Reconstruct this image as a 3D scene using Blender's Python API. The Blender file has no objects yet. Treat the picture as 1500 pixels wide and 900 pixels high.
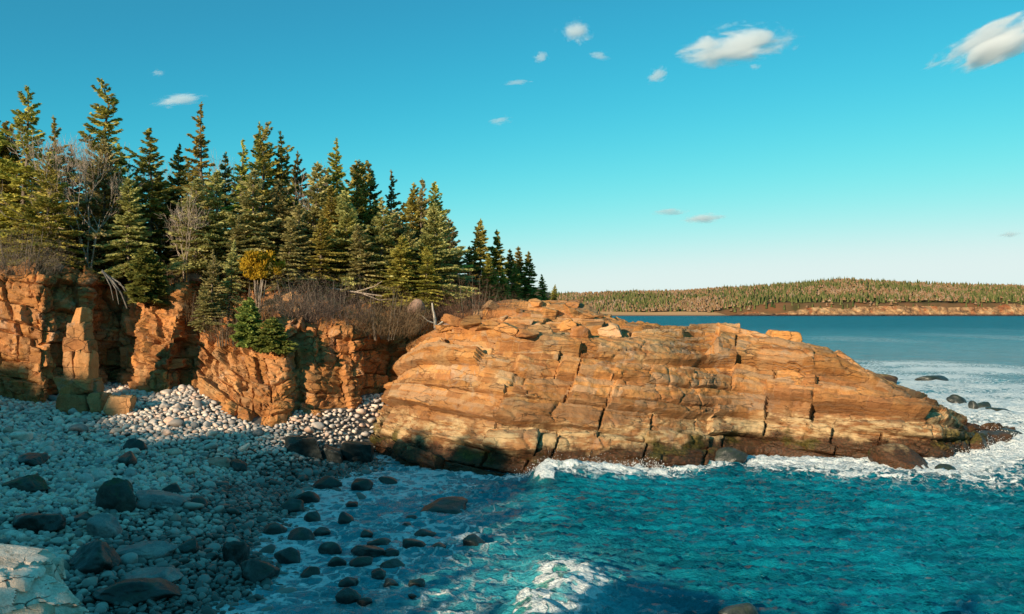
import bpy, bmesh, math, random
import numpy as np
from mathutils import Vector, Matrix

# ------------------------------------------------------------------ camera, sky, sun, exposure
SC = bpy.context.scene
COL = SC.collection
FPX, CAMZ, HORY = 1299.0, 9.0, 455.0          # focal length in photo pixels, eye height, horizon row
SUN_EL, SUN_AZ = 16.0, 215.0                  # azimuth clockwise from +Y

cam = bpy.data.cameras.new('camera')
cam.sensor_width = 36.0
cam.lens = FPX / 1500.0 * 36.0
cam.shift_y = 5.0 / 1500.0
cam.clip_start = 0.1
cam.clip_end = 30000.0
cam_ob = bpy.data.objects.new('camera', cam)
cam_ob.location = (0, 0, CAMZ)
cam_ob.rotation_euler = (math.pi / 2, 0, 0)
COL.objects.link(cam_ob)
SC.camera = cam_ob

W = bpy.data.worlds.new('World')
SC.world = W
W.use_nodes = True
wt = W.node_tree
bg = wt.nodes['Background']
sky = wt.nodes.new('ShaderNodeTexSky')
sky.sky_type = 'NISHITA'
sky.sun_disc = False
sky.sun_elevation = math.radians(SUN_EL)
sky.sun_rotation = math.radians(SUN_AZ)
sky.altitude = 0
sky.air_density = 1.0
sky.dust_density = 0.2
sky.ozone_density = 1.5
sepc = wt.nodes.new('ShaderNodeSeparateColor')
comb = wt.nodes.new('ShaderNodeCombineColor')
wt.links.new(sky.outputs[0], sepc.inputs[0])
def wgrade(ch, a, b, top):
    # teal colour balance of the whole sky: a * (v/10)^b * 10
    m1 = wt.nodes.new('ShaderNodeMath'); m1.operation = 'MULTIPLY'; m1.inputs[1].default_value = 0.1
    m2 = wt.nodes.new('ShaderNodeMath'); m2.operation = 'POWER'; m2.inputs[1].default_value = b
    m3 = wt.nodes.new('ShaderNodeMath'); m3.operation = 'MULTIPLY'; m3.inputs[1].default_value = a * 10
    m4 = wt.nodes.new('ShaderNodeMath'); m4.operation = 'SMOOTH_MIN'; m4.inputs[1].default_value = top; m4.inputs[2].default_value = 3.0
    wt.links.new(sepc.outputs[ch], m1.inputs[0])
    for p, q in ((m1, m2), (m2, m3), (m3, m4)):
        wt.links.new(p.outputs[0], q.inputs[0])
    wt.links.new(m4.outputs[0], comb.inputs[ch])
wgrade(0, 0.90, 2.45, 4.4)
wgrade(1, 0.87, 1.15, 5.2)
wgrade(2, 0.50, 1.0, 30)
bsum = wt.nodes.new('ShaderNodeMath'); bsum.operation = 'MULTIPLY_ADD'; bsum.inputs[1].default_value = 0.42
wt.links.new(sepc.outputs[1], bsum.inputs[0]); wt.links.new(comb.inputs[2].links[0].from_socket, bsum.inputs[2])
bmin = wt.nodes.new('ShaderNodeMath'); bmin.operation = 'SMOOTH_MIN'; bmin.inputs[1].default_value = 5.1; bmin.inputs[2].default_value = 3.0
wt.links.new(bsum.outputs[0], bmin.inputs[0]); wt.links.new(bmin.outputs[0], comb.inputs[2])
# floor added overhead, deep teal as at the frame's top, to brighten the shade
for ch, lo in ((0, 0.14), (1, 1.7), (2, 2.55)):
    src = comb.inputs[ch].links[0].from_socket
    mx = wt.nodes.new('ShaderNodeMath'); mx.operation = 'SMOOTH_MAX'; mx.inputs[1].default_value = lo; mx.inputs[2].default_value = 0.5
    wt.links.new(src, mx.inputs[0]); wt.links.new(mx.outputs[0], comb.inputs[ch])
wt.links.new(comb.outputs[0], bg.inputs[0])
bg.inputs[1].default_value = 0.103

sun = bpy.data.lights.new('sun', 'SUN')
sun.energy = 4.2
sun.angle = math.radians(0.55)
sun.color = (1.0, 0.80, 0.56)
sun_ob = bpy.data.objects.new('sun', sun)
az, el = math.radians(SUN_AZ), math.radians(SUN_EL)
TOSUN = Vector((math.sin(az) * math.cos(el), math.cos(az) * math.cos(el), math.sin(el)))
sun_ob.rotation_euler = (-TOSUN).to_track_quat('-Z', 'Y').to_euler()
sun_ob.location = (-40, -70, 60)
COL.objects.link(sun_ob)

vs = SC.view_settings
vs.view_transform = 'Standard'
vs.look = 'None'
vs.exposure = 0.72
vs.gamma = 1.0
vs.use_curve_mapping = False
SC.cycles.use_denoising = True
SC.cycles.max_bounces = 10
SC.cycles.diffuse_bounces = 4
SC.cycles.glossy_bounces = 3
SC.cycles.volume_bounces = 8
SC.cycles.transparent_max_bounces = 6

# ------------------------------------------------------------------ helpers
rng = np.random.default_rng(11)

def P(px, py, Y):
    return np.array([(px - 750.0) / FPX * Y, Y, CAMZ - (py - HORY) / FPX * Y])
def Yz(py, z):
    return (CAMZ - z) * FPX / (py - HORY)
def sstep(a, b, x):
    t = np.clip((x - a) / (b - a), 0, 1)
    return t * t * (3 - 2 * t)

def _hash(ix, iy, iz, seed):
    h = (ix.astype(np.int64) * 374761393 + iy.astype(np.int64) * 668265263 + iz.astype(np.int64) * 2147483647 + seed * 974711) & 0xffffffff
    h = ((h ^ (h >> 13)) * 1274126177) & 0xffffffff
    h = ((h ^ (h >> 15)) * 2246822519) & 0xffffffff
    return ((h ^ (h >> 16)) & 0xffffff) / float(0xffffff)

def vnoise(p, seed=0):
    i = np.floor(p)
    f = p - i
    f = f * f * (3 - 2 * f)
    ix, iy, iz = i[:, 0], i[:, 1], i[:, 2]
    out = 0
    for dx in (0, 1):
        wx = f[:, 0] if dx else 1 - f[:, 0]
        for dy in (0, 1):
            wy = f[:, 1] if dy else 1 - f[:, 1]
            for dz in (0, 1):
                wz = f[:, 2] if dz else 1 - f[:, 2]
                out = out + wx * wy * wz * _hash(ix + dx, iy + dy, iz + dz, seed)
    return out * 2 - 1

def fbm(p, scale=1.0, octv=4, seed=0, gain=0.5):
    p = np.asarray(p, float) * scale
    if p.ndim == 1: p = p[None]
    a, s, out = 1.0, 0.0, 0
    for k in range(octv):
        out = out + a * vnoise(p + k * 17.13, seed + k)
        s += a
        a *= gain
        p = p * 2.03
    return out / s

def fbm2(x, y, scale=1.0, octv=4, seed=0):
    return fbm(np.stack([x, y, np.zeros_like(x)], -1), scale, octv, seed)

def make_mesh(name, v, f, mat=None, smooth=True, attrs=None, sharp=None):
    me = bpy.data.meshes.new(name)
    v = np.asarray(v, np.float32); f = np.asarray(f, np.int32)
    k = f.shape[1]
    me.vertices.add(len(v)); me.vertices.foreach_set('co', v.ravel())
    me.loops.add(f.size); me.loops.foreach_set('vertex_index', f.ravel())
    me.polygons.add(len(f))
    me.polygons.foreach_set('loop_start', np.arange(0, f.size, k, dtype=np.int32))
    me.polygons.foreach_set('loop_total', np.full(len(f), k, np.int32))
    me.update(calc_edges=True)
    me.polygons.foreach_set('use_smooth', np.full(len(f), smooth, bool))
    if sharp: me.set_sharp_from_angle(angle=math.radians(sharp))
    for an, av in (attrs or {}).items():
        at = me.attributes.new(an, 'FLOAT', 'POINT')
        at.data.foreach_set('value', np.asarray(av, np.float32))
    if mat is not None:
        me.materials.append(mat)
    return me

def link(name, data, parent=None, loc=None, rot=None, scale=None):
    o = bpy.data.objects.new(name, data)
    COL.objects.link(o)
    if parent is not None: o.parent = parent
    if loc is not None: o.location = [float(c) for c in loc]
    if rot is not None: o.rotation_euler = rot
    if scale is not None: o.scale = scale
    return o

def tag(o, label, cat, group=None):
    o['label'] = label; o['category'] = cat
    if group: o['group'] = group
    return o
def struct(o):
    o['kind'] = 'structure'
    return o
def stuff(o, label=None, cat=None):
    o['kind'] = 'stuff'
    if label: o['label'] = label
    if cat: o['category'] = cat
    return o

_ico = {}
def ico(level):
    if level not in _ico:
        bm = bmesh.new()
        bmesh.ops.create_icosphere(bm, subdivisions=level, radius=1.0)
        v = np.array([x.co[:] for x in bm.verts]); f = np.array([[q.index for q in p.verts] for p in bm.faces])
        bm.free()
        _ico[level] = (v / np.linalg.norm(v, axis=1, keepdims=True), f)
    return _ico[level]
_cub = {}
def cubesphere(n):
    if n not in _cub:
        bm = bmesh.new()
        bmesh.ops.create_cube(bm, size=2.0)
        bmesh.ops.subdivide_edges(bm, edges=bm.edges[:], cuts=n, use_grid_fill=True)
        v = np.array([x.co[:] for x in bm.verts]); f = np.array([[q.index for q in p.verts] for p in bm.faces])
        bm.free()
        _cub[n] = (v, f)
    return _cub[n]

def stone(level, seed, nplanes=11, p=7.0, rough=0.03):
    """convex stone: icosphere limited by random planes; unit radius"""
    r = np.random.default_rng(seed)
    d, f = ico(level)
    n = r.normal(size=(nplanes, 3)); n /= np.linalg.norm(n, axis=1, keepdims=True)
    h = r.uniform(0.72, 1.05, nplanes)
    q = np.clip(d @ n.T / h, 0, None)
    rad = ((q ** p).sum(1) + 0.35 ** p) ** (-1 / p)
    rad = np.minimum(rad, 1.25)
    v = d * rad[:, None]
    v = v * (1 + rough * fbm(v, 2.2, 3, seed)[:, None] * 2)
    return v, f

def block(n, seed, chamfer=0.82, tilt=0.12, p=14.0, rough=0.02):
    """jointed rock block in a unit cube (half size 1)"""
    r = np.random.default_rng(seed)
    v0, f = cubesphere(n)
    d = v0 / np.linalg.norm(v0, axis=1, keepdims=True)
    N, H = [], []
    for ax in range(3):
        for s in (-1, 1):
            m = np.zeros(3); m[ax] = s
            m = m + r.normal(size=3) * tilt
            m /= np.linalg.norm(m)
            N.append(m); H.append(r.uniform(0.88, 1.0))
    for k in range(7):
        m = np.sign(r.normal(size=3)) * r.uniform(0.3, 1, 3); m /= np.linalg.norm(m)
        N.append(m); H.append(np.abs(m).sum() * r.uniform(chamfer * 0.9, 1.0))
    q = np.clip(d @ np.array(N).T / np.array(H), 0, None)
    rad = ((q ** p).sum(1)) ** (-1 / p)
    v = d * rad[:, None]
    v = v + d * (rough * 2 * fbm(v, 1.6, 4, seed))[:, None]
    return v, f

def tube(pts, rads, sides=6):
    pts = np.asarray(pts, float); V, Fc = [], []
    for i in range(len(pts)):
        a = pts[min(i + 1, len(pts) - 1)] - pts[max(i - 1, 0)]
        a = a / (np.linalg.norm(a) + 1e-9)
        up = np.array([0, 0, 1.0]) if abs(a[2]) < 0.9 else np.array([1.0, 0, 0])
        b = np.cross(a, up); b /= np.linalg.norm(b); c = np.cross(a, b)
        for k in range(sides):
            t = 2 * math.pi * k / sides
            V.append(pts[i] + rads[i] * (math.cos(t) * b + math.sin(t) * c))
    for i in range(len(pts) - 1):
        for k in range(sides):
            k2 = (k + 1) % sides
            Fc.append((i * sides + k, i * sides + k2, (i + 1) * sides + k2, (i + 1) * sides + k))
    return np.array(V), np.array(Fc)

def join(parts):
    V, Fc, n = [], [], 0
    for v, f in parts:
        V.append(v); Fc.append(np.asarray(f) + n); n += len(v)
    return np.concatenate(V), np.concatenate(Fc)

# ------------------------------------------------------------------ materials
class NT:
    def __init__(self, name):
        self.m = bpy.data.materials.new(name)
        self.m.use_nodes = True
        self.t = self.m.node_tree
        self.b = self.t.nodes['Principled BSDF']
        self.out = self.t.nodes['Material Output']
    def n(self, typ, **kw):
        o = self.t.nodes.new(typ)
        for k, v in kw.items(): setattr(o, k, v)
        return o
    def L(self, a, b):
        self.t.links.new(a, b)
    def put(self, sock, val):
        if hasattr(val, 'is_linked') or isinstance(val, bpy.types.NodeSocket): self.L(val, sock)
        elif isinstance(val, (tuple, list)) and len(val) == 3 and sock.type == 'RGBA': sock.default_value = (*val, 1)
        else: sock.default_value = val
    def pos(self, scale=(1, 1, 1), obj=False):
        if obj: src = self.n('ShaderNodeTexCoord').outputs['Object']
        else: src = self.n('ShaderNodeNewGeometry').outputs['Position']
        if scale == (1, 1, 1): return src
        m = self.n('ShaderNodeMapping'); self.L(src, m.inputs[0]); m.inputs['Scale'].default_value = scale
        return m.outputs[0]
    def noise(self, vec, scale, detail=4, rough=0.55, dist=0.0):
        o = self.n('ShaderNodeTexNoise')
        self.L(vec, o.inputs['Vector'])
        o.inputs['Scale'].default_value = scale; o.inputs['Detail'].default_value = detail
        o.inputs['Roughness'].default_value = rough; o.inputs['Distortion'].default_value = dist
        return o.outputs['Fac']
    def voro(self, vec, scale, feature='F1', out='Distance'):
        o = self.n('ShaderNodeTexVoronoi', feature=feature)
        self.L(vec, o.inputs['Vector']); o.inputs['Scale'].default_value = scale
        return o.outputs[out]
    def mp(self, val, a, b, c=0.0, d=1.0, smooth=True):
        o = self.n('ShaderNodeMapRange')
        if smooth: o.interpolation_type = 'SMOOTHSTEP'
        self.put(o.inputs[0], val)
        for i, x in zip((1, 2, 3, 4), (a, b, c, d)): self.put(o.inputs[i], x)
        return o.outputs[0]
    def math(self, op, a, b=0.0, c=None):
        o = self.n('ShaderNodeMath', operation=op)
        self.put(o.inputs[0], a); self.put(o.inputs[1], b)
        if c is not None: self.put(o.inputs[2], c)
        return o.outputs[0]
    def mix(self, fac, a, b, mode='MIX'):
        o = self.n('ShaderNodeMix', data_type='RGBA', blend_type=mode)
        self.put(o.inputs[0], fac)
        self.put(o.inputs[6], a); self.put(o.inputs[7], b)
        return o.outputs[2]
    def ramp(self, fac, stops):
        o = self.n('ShaderNodeValToRGB')
        while len(o.color_ramp.elements) < len(stops): o.color_ramp.elements.new(0.5)
        for e, (p, c) in zip(o.color_ramp.elements, stops):
            e.position = p; e.color = (*c, 1)
        self.L(fac, o.inputs[0])
        return o.outputs[0]
    def attr(self, name):
        o = self.n('ShaderNodeAttribute'); o.attribute_name = name
        return o.outputs['Fac']
    def orand(self):
        return self.n('ShaderNodeObjectInfo').outputs['Random']
    def scale_col(self, col, val):
        o = self.n('ShaderNodeVectorMath', operation='SCALE')
        self.put(o.inputs[0], col); self.put(o.inputs['Scale'], val)
        return o.outputs[0]
    def bump(self, h, strength=0.5, dist=0.1, normal=None):
        o = self.n('ShaderNodeBump')
        o.inputs['Strength'].default_value = strength; o.inputs['Distance'].default_value = dist
        self.L(h, o.inputs['Height'])
        if normal is not None: self.L(normal, o.inputs['Normal'])
        return o.outputs[0]
    def z(self):
        s = self.n('ShaderNodeSeparateXYZ'); self.L(self.n('ShaderNodeNewGeometry').outputs['Position'], s.inputs[0])
        return s.outputs
    def fin(self, col, rough=0.8, normal=None, spec=0.3):
        self.put(self.b.inputs['Base Color'], col)
        self.put(self.b.inputs['Roughness'], rough)
        self.put(self.b.inputs['Specular IOR Level'], spec)
        if normal is not None: self.L(normal, self.b.inputs['Normal'])
        return self.m

def rock_material(name, tidal=True, ckscale=(0.8, 0.8, 1.5)):
    t = NT(name)
    p = t.pos()
    n1 = t.noise(p, 0.22, 5, 0.6, 0.6)
    n2 = t.noise(p, 1.1, 6, 0.65, 0.3)
    n3 = t.noise(p, 14.0, 4, 0.7)
    streak = t.noise(t.pos((1.3, 1.3, 0.22)), 1.2, 5, 0.6, 0.4)
    rust, orange, tan, brown = (0.36, 0.12, 0.030), (0.50, 0.225, 0.068), (0.52, 0.32, 0.145), (0.20, 0.085, 0.034)
    c = t.ramp(n1, [(0.28, rust), (0.42, orange), (0.54, orange), (0.66, tan)])
    c = t.mix(t.mp(n2, 0.50, 0.74, 0, 0.75), c, tan)
    c = t.mix(t.mp(n2, 0.46, 0.28, 0, 0.7), c, brown)
    c = t.mix(t.mp(streak, 0.54, 0.72, 0, 0.6), c, (0.20, 0.085, 0.035))
    grey = t.noise(p, 0.55, 6, 0.7, 1.0)
    c = t.mix(t.mp(grey, 0.56, 0.66, 0, 0.6), c, (0.40, 0.32, 0.24))
    wv = t.n('ShaderNodeVectorMath', operation='ADD')
    wn = t.n('ShaderNodeTexNoise'); t.L(p, wn.inputs['Vector']); wn.inputs['Scale'].default_value = 1.4; wn.inputs['Detail'].default_value = 5
    ws = t.n('ShaderNodeVectorMath', operation='SCALE'); ws.inputs['Scale'].default_value = 0.4
    t.L(wn.outputs['Color'], ws.inputs[0]); t.L(t.pos(ckscale), wv.inputs[0]); t.L(ws.outputs[0], wv.inputs[1])
    ck = t.voro(wv.outputs[0], 1.25, 'DISTANCE_TO_EDGE')
    crk = t.math('MULTIPLY', t.mp(ck, 0.0, 0.035, 1, 0), t.mp(t.noise(p, 0.7, 3), 0.45, 0.6))
    c = t.mix(t.math('MULTIPLY', crk, 0.75), c, (0.07, 0.03, 0.015))
    blk = t.attr('blk')
    hue = t.math('FRACT', t.math('MULTIPLY', blk, 11.7))
    c = t.mix(t.mp(hue, 0.55, 0.95, 0, 0.55 if tidal else 0.3), c, (0.40, 0.28, 0.18))
    if not tidal: c = t.mix(0.28, c, (0.40, 0.135, 0.035))
    c = t.mix(t.mp(hue, 0.40, 0.05, 0, 0.55), c, (0.26, 0.10, 0.042))
    c = t.scale_col(c, t.mp(blk, 0, 1, 0.62, 1.25, smooth=False))
    c = t.scale_col(c, t.mp(n3, 0.25, 0.75, 0.82, 1.14))
    rough = 0.82
    if tidal:
        x = t.z()
        wob = t.math('MULTIPLY_ADD', t.noise(t.pos((0.5, 0.5, 1)), 0.9, 5, 0.6), 2.2, -1.1)
        z = t.math('ADD', x[2], wob)
        c = t.mix(t.mp(z, 4.8, 2.8, 0, 0.6), c, (0.20, 0.095, 0.042))
        pale = t.math('MULTIPLY', t.mp(z, 2.7, 2.1, 0, 1), t.mp(t.noise(t.pos((0.5, 0.5, 1.6)), 1.5, 6, 0.7), 0.42, 0.58, 0.0, 0.8))
        c = t.mix(pale, c, (0.56, 0.40, 0.21))
        wz = t.math('ADD', x[2], t.math('MULTIPLY_ADD', t.noise(t.pos((0.6, 0.6, 0.8)), 1.3, 6, 0.65), 2.0, -1.0))
        dark = t.mp(wz, 1.55, 0.95, 0, 0.95)
        weed = t.noise(p, 7.0, 6, 0.75)
        wcol = t.ramp(weed, [(0.3, (0.010, 0.009, 0.006)), (0.45, (0.035, 0.020, 0.010)), (0.60, (0.095, 0.035, 0.016)), (0.78, (0.13, 0.07, 0.025))])
        c = t.mix(dark, c, wcol)
        olive = t.math('MULTIPLY', t.mp(t.noise(p, 0.45, 5, 0.6), 0.5, 0.6, 0, 0.85), t.math('MULTIPLY', t.mp(wz, 2.1, 1.4, 0, 1), t.mp(wz, 0.5, 0.9, 0, 1)))
        c = t.mix(olive, c, t.ramp(weed, [(0.35, (0.02, 0.02, 0.004)), (0.65, (0.12, 0.10, 0.02))]))
        rough = t.mp(wz, 0.4, 1.3, 0.38, 0.82)
    h = t.math('ADD', t.math('MULTIPLY', n2, 0.8), t.math('MULTIPLY', n3, 0.16))
    h = t.math('ADD', h, t.math('MULTIPLY', t.noise(t.pos((0.7, 0.7, 2.4)), 3.0, 5, 0.65), 0.45))
    h = t.math('SUBTRACT', h, t.math('MULTIPLY', crk, 0.35))
    return t.fin(c, rough, t.bump(h, 0.9, 0.18), 0.2)

M_rock = rock_material('orange_granite', True, (0.28, 0.28, 1.7))
M_cliff = rock_material('orange_cliff_granite', tidal=False)

def soil_material():
    t = NT('rusty_soil')
    p = t.pos()
    n = t.noise(p, 0.8, 6, 0.65)
    c = t.ramp(n, [(0.3, (0.10, 0.05, 0.025)), (0.5, (0.20, 0.095, 0.04)), (0.68, (0.30, 0.17, 0.075)), (0.8, (0.12, 0.10, 0.04))])
    c = t.scale_col(c, t.mp(t.noise(p, 9, 3), 0.3, 0.7, 0.75, 1.2))
    return t.fin(c, 0.95, t.bump(t.noise(p, 5, 6, 0.7), 0.8, 0.15), 0.1)
M_soil = soil_material()

def stone_material():
    t = NT('beach_granite')
    p = t.pos()
    r = t.attr('rnd')
    c = t.ramp(r, [(0.0, (0.70, 0.58, 0.48)), (0.22, (0.50, 0.43, 0.38)), (0.42, (0.78, 0.65, 0.53)), (0.60, (0.64, 0.42, 0.31)), (0.8, (0.42, 0.38, 0.35)), (1.0, (0.22, 0.19, 0.17))])
    c = t.scale_col(c, t.mp(t.noise(p, 26, 4, 0.7), 0.3, 0.7, 0.78, 1.18))
    c = t.scale_col(c, t.mp(t.noise(p, 4, 3, 0.6), 0.3, 0.7, 0.85, 1.12))
    x = t.z()
    n = t.math('MULTIPLY_ADD', t.noise(p, 0.35, 5, 0.65), 2.6, -1.3)
    wz = t.math('ADD', x[2], n)
    wz = t.math('ADD', wz, t.math('MULTIPLY_ADD', r, -0.5, 0.25))
    wet = t.mp(wz, 1.5, 0.40, 0, 1)
    c = t.mix(wet, c, t.mix(t.mp(r, 0.2, 0.75), (0.21, 0.20, 0.18), (0.07, 0.08, 0.07)))
    return t.fin(c, t.math('MULTIPLY_ADD', wet, -0.42, 0.75), t.bump(t.noise(p, 30, 4, 0.7), 0.3, 0.03), 0.35)
M_stone = stone_material()

def boulder_material(name, stops, moss=0.0, rough=0.5):
    t = NT(name)
    p = t.pos()
    n = t.noise(p, 1.7, 6, 0.65, 0.4)
    c = t.ramp(n, stops)
    c = t.scale_col(c, t.mp(t.noise(p, 18, 4, 0.7), 0.3, 0.7, 0.75, 1.2))
    if moss:
        nz = t.n('ShaderNodeSeparateXYZ'); t.L(t.n('ShaderNodeNewGeometry').outputs['Normal'], nz.inputs[0])
        f = t.math('MULTIPLY', t.mp(nz.outputs[2], 0.2, 0.8), t.mp(t.noise(p, 2.5, 5, 0.7), 0.42, 0.6, 0, moss))
        c = t.mix(f, c, (0.035, 0.05, 0.008))
    h = t.math('ADD', n, t.math('MULTIPLY', t.noise(p, 12, 5, 0.7), 0.3))
    return t.fin(c, rough, t.bump(h, 0.7, 0.08), 0.4)
M_dark = boulder_material('wet_dark_rock', [(0.32, (0.010, 0.014, 0.013)), (0.5, (0.028, 0.033, 0.030)), (0.7, (0.075, 0.08, 0.072))], 0.35, 0.34)
M_moss = boulder_material('mossy_dark_rock', [(0.3, (0.018, 0.02, 0.017)), (0.5, (0.04, 0.042, 0.035)), (0.7, (0.08, 0.075, 0.06))], 0.85, 0.6)
M_slab = boulder_material('grey_beach_slab', [(0.3, (0.10, 0.11, 0.11)), (0.5, (0.20, 0.19, 0.175)), (0.7, (0.32, 0.28, 0.24))], 0.0, 0.45)
M_pinkslab = boulder_material('pink_beach_slab', [(0.3, (0.22, 0.12, 0.09)), (0.5, (0.34, 0.20, 0.14)), (0.7, (0.42, 0.30, 0.23))], 0.0, 0.7)
def fore_material(name, k=1.0):
    t = NT(name)
    p = t.pos()
    n = t.noise(p, 1.6, 6, 0.65, 0.5)
    c = t.ramp(n, [(0.32, (0.38, 0.25, 0.16)), (0.48, (0.72, 0.54, 0.42)), (0.62, (0.84, 0.68, 0.55))])
    if k < 1: c = t.mix(0.75, c, t.ramp(n, [(0.3, (0.22, 0.13, 0.07)), (0.5, (0.40, 0.27, 0.15)), (0.7, (0.50, 0.40, 0.30))]))
    c = t.scale_col(c, t.mp(t.noise(p, 45, 4, 0.7), 0.3, 0.7, 0.8, 1.15))
    c = t.mix(t.mp(t.noise(t.pos((1, 1, 2.5)), 3.0, 6, 0.7), 0.56, 0.68, 0, 0.7), c, (0.30, 0.17, 0.09))
    wv = t.n('ShaderNodeVectorMath', operation='ADD')
    wn = t.n('ShaderNodeTexNoise'); t.L(p, wn.inputs['Vector']); wn.inputs['Scale'].default_value = 2.2; wn.inputs['Detail'].default_value = 5
    t.L(t.pos((0.7, 1.0, 3.0)), wv.inputs[0]); t.L(wn.outputs['Color'], wv.inputs[1])
    crk = t.mp(t.voro(wv.outputs[0], 1.5, 'DISTANCE_TO_EDGE'), 0.0, 0.03, 1, 0)
    crk = t.math('MULTIPLY', crk, t.mp(t.noise(p, 1.1, 3), 0.42, 0.55))
    c = t.mix(t.math('MULTIPLY', crk, 0.85), c, (0.09, 0.045, 0.025))
    h = t.math('ADD', n, t.math('MULTIPLY', t.noise(p, 30, 5, 0.7), 0.25))
    return t.fin(c, 0.85, t.bump(t.math('SUBTRACT', h, t.math('MULTIPLY', crk, 0.6)), 0.9, 0.07), 0.25)
M_fore = fore_material('bleached_granite')
M_foreb = fore_material('weathered_brown_granite', 0.5)

def foliage_material(name, dark, mid, palest):
    t = NT(name)
    tone = t.attr('tone')
    c = t.ramp(tone, [(0.0, dark), (0.5, mid), (1.0, palest)])  # tone varies at random between sprays and twigs
    hs = t.n('ShaderNodeHueSaturation')
    t.put(hs.inputs['Color'], c)
    t.put(hs.inputs['Hue'], t.mp(t.orand(), 0, 1, 0.475, 0.52, smooth=False))
    t.put(hs.inputs['Value'], t.mp(t.orand(), 0, 1, 0.8, 1.2, smooth=False))
    t.fin(hs.outputs[0], 0.75, None, 0.15)
    tr = t.n('ShaderNodeBsdfTranslucent'); t.L(hs.outputs[0], tr.inputs[0])
    mx = t.n('ShaderNodeMixShader'); mx.inputs[0].default_value = 0.38
    t.L(t.b.outputs[0], mx.inputs[1]); t.L(tr.outputs[0], mx.inputs[2]); t.L(mx.outputs[0], t.out.inputs[0])
    return t.m
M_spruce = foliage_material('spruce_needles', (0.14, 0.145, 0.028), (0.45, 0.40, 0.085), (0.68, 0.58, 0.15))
M_shade_spruce = foliage_material('shaded_spruce_needles', (0.08, 0.095, 0.025), (0.28, 0.265, 0.065), (0.46, 0.41, 0.11))  # darker copy of the spruce needles, grove shade put into the colour
M_lichen = foliage_material('lichen_hung_spruce', (0.17, 0.165, 0.055), (0.44, 0.40, 0.145), (0.64, 0.57, 0.26))
M_young = foliage_material('young_spruce_needles', (0.11, 0.14, 0.03), (0.26, 0.29, 0.065), (0.42, 0.43, 0.12))
M_yellow = foliage_material('yellow_cedar_leaf', (0.20, 0.12, 0.010), (0.44, 0.27, 0.018), (0.60, 0.38, 0.035))
M_twig = foliage_material('bare_mauve_twigs', (0.10, 0.070, 0.055), (0.20, 0.145, 0.110), (0.32, 0.25, 0.19))
M_redtwig = foliage_material('bare_rust_twigs', (0.11, 0.060, 0.035), (0.21, 0.125, 0.075), (0.31, 0.20, 0.125))
def bark(name, c1, c2):
    t = NT(name)
    p = t.pos((1, 1, 0.3), obj=True)
    return t.fin(t.mix(t.mp(t.noise(p, 6, 5, 0.7), 0.35, 0.65), c1, c2), 0.9, t.bump(t.noise(p, 14, 4), 0.5, 0.05), 0.1)
M_bark = bark('spruce_bark', (0.10, 0.075, 0.055), (0.22, 0.18, 0.14))
M_grey = bark('bleached_wood', (0.34, 0.30, 0.25), (0.56, 0.50, 0.42))
M_oldwood = bark('grey_dead_wood', (0.10, 0.09, 0.08), (0.22, 0.20, 0.18))
M_pale = bark('pale_birch_bark', (0.24, 0.18, 0.14), (0.44, 0.36, 0.29))

# ------------------------------------------------------------------ terrain functions
def beach_z(X, Y):
    X = np.asarray(X, float); Y = np.asarray(Y, float)
    s = -9.6 - X
    z = np.where(s > 0, 0.175 * s - 0.0011 * s * s, 0.10 * s)
    z = z + 0.24 * np.clip(Y - 46.5, 0, None) * sstep(-30, -17, X) * sstep(-9.8, -14, X - 0.9 * np.clip(Y - 53, 0, None))
    z = z + 0.08 * np.clip(Y - 50.5, 0, None) * sstep(-20, -30, X)
    z = z + 0.12 * np.sin(X * 0.5 + Y * 0.23) + 0.08 * np.sin(Y * 0.6 - X * 0.3)
    return z

_lx = np.array([-90, -40, -30, -22, -14, -6, 0, 6, 14, 30])
_lz = np.array([12.6, 12.0, 11.9, 11.5, 10.8, 9.6, 9.6, 9.5, 8.5, 7.0])
def land_z(X, Y):
    X = np.asarray(X, float); Y = np.asarray(Y, float)
    z = np.interp(X + (70 - Y) * 0.25, _lx, _lz)
    z = z + 0.02 * (Y - 68)
    z = z - 11 * sstep(6, 26, X + 0.0 * Y) * sstep(72, 95, Y)
    return z

def facets(p, scale, seed, stretch=(1, 1, 1)):
    q = p / (scale * np.array(stretch))
    b = np.floor(q)
    f1 = np.full(len(p), 9.0); f2 = np.full(len(p), 9.0); hid = np.zeros(len(p)); sd = np.zeros_like(q)
    for dx in (-1, 0, 1):
        for dy in (-1, 0, 1):
            for dz in (-1, 0, 1):
                cx, cy, cz = b[:, 0] + dx, b[:, 1] + dy, b[:, 2] + dz
                s = np.stack([cx + _hash(cx, cy, cz, seed), cy + _hash(cx, cy, cz, seed + 1), cz + _hash(cx, cy, cz, seed + 2)], -1)
                d = np.sqrt(((s - q) ** 2).sum(1))
                n1 = d < f1
                f2 = np.where(n1, f1, np.minimum(f2, d))
                f1 = np.where(n1, d, f1)
                sd[n1] = s[n1]
                hid = np.where(n1, _hash(cx, cy, cz, seed + 3), hid)
    h2 = (hid * 7919.13) % 1; h3 = (hid * 104729.7) % 1; h4 = (hid * 1299709.3) % 1
    rel = (q - sd) * scale
    tilt = rel[:, 0] * (h2 - 0.5) + rel[:, 1] * (h3 - 0.5) + rel[:, 2] * (h4 - 0.5)
    return hid - 0.5, tilt, (f2 - f1) * scale

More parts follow.
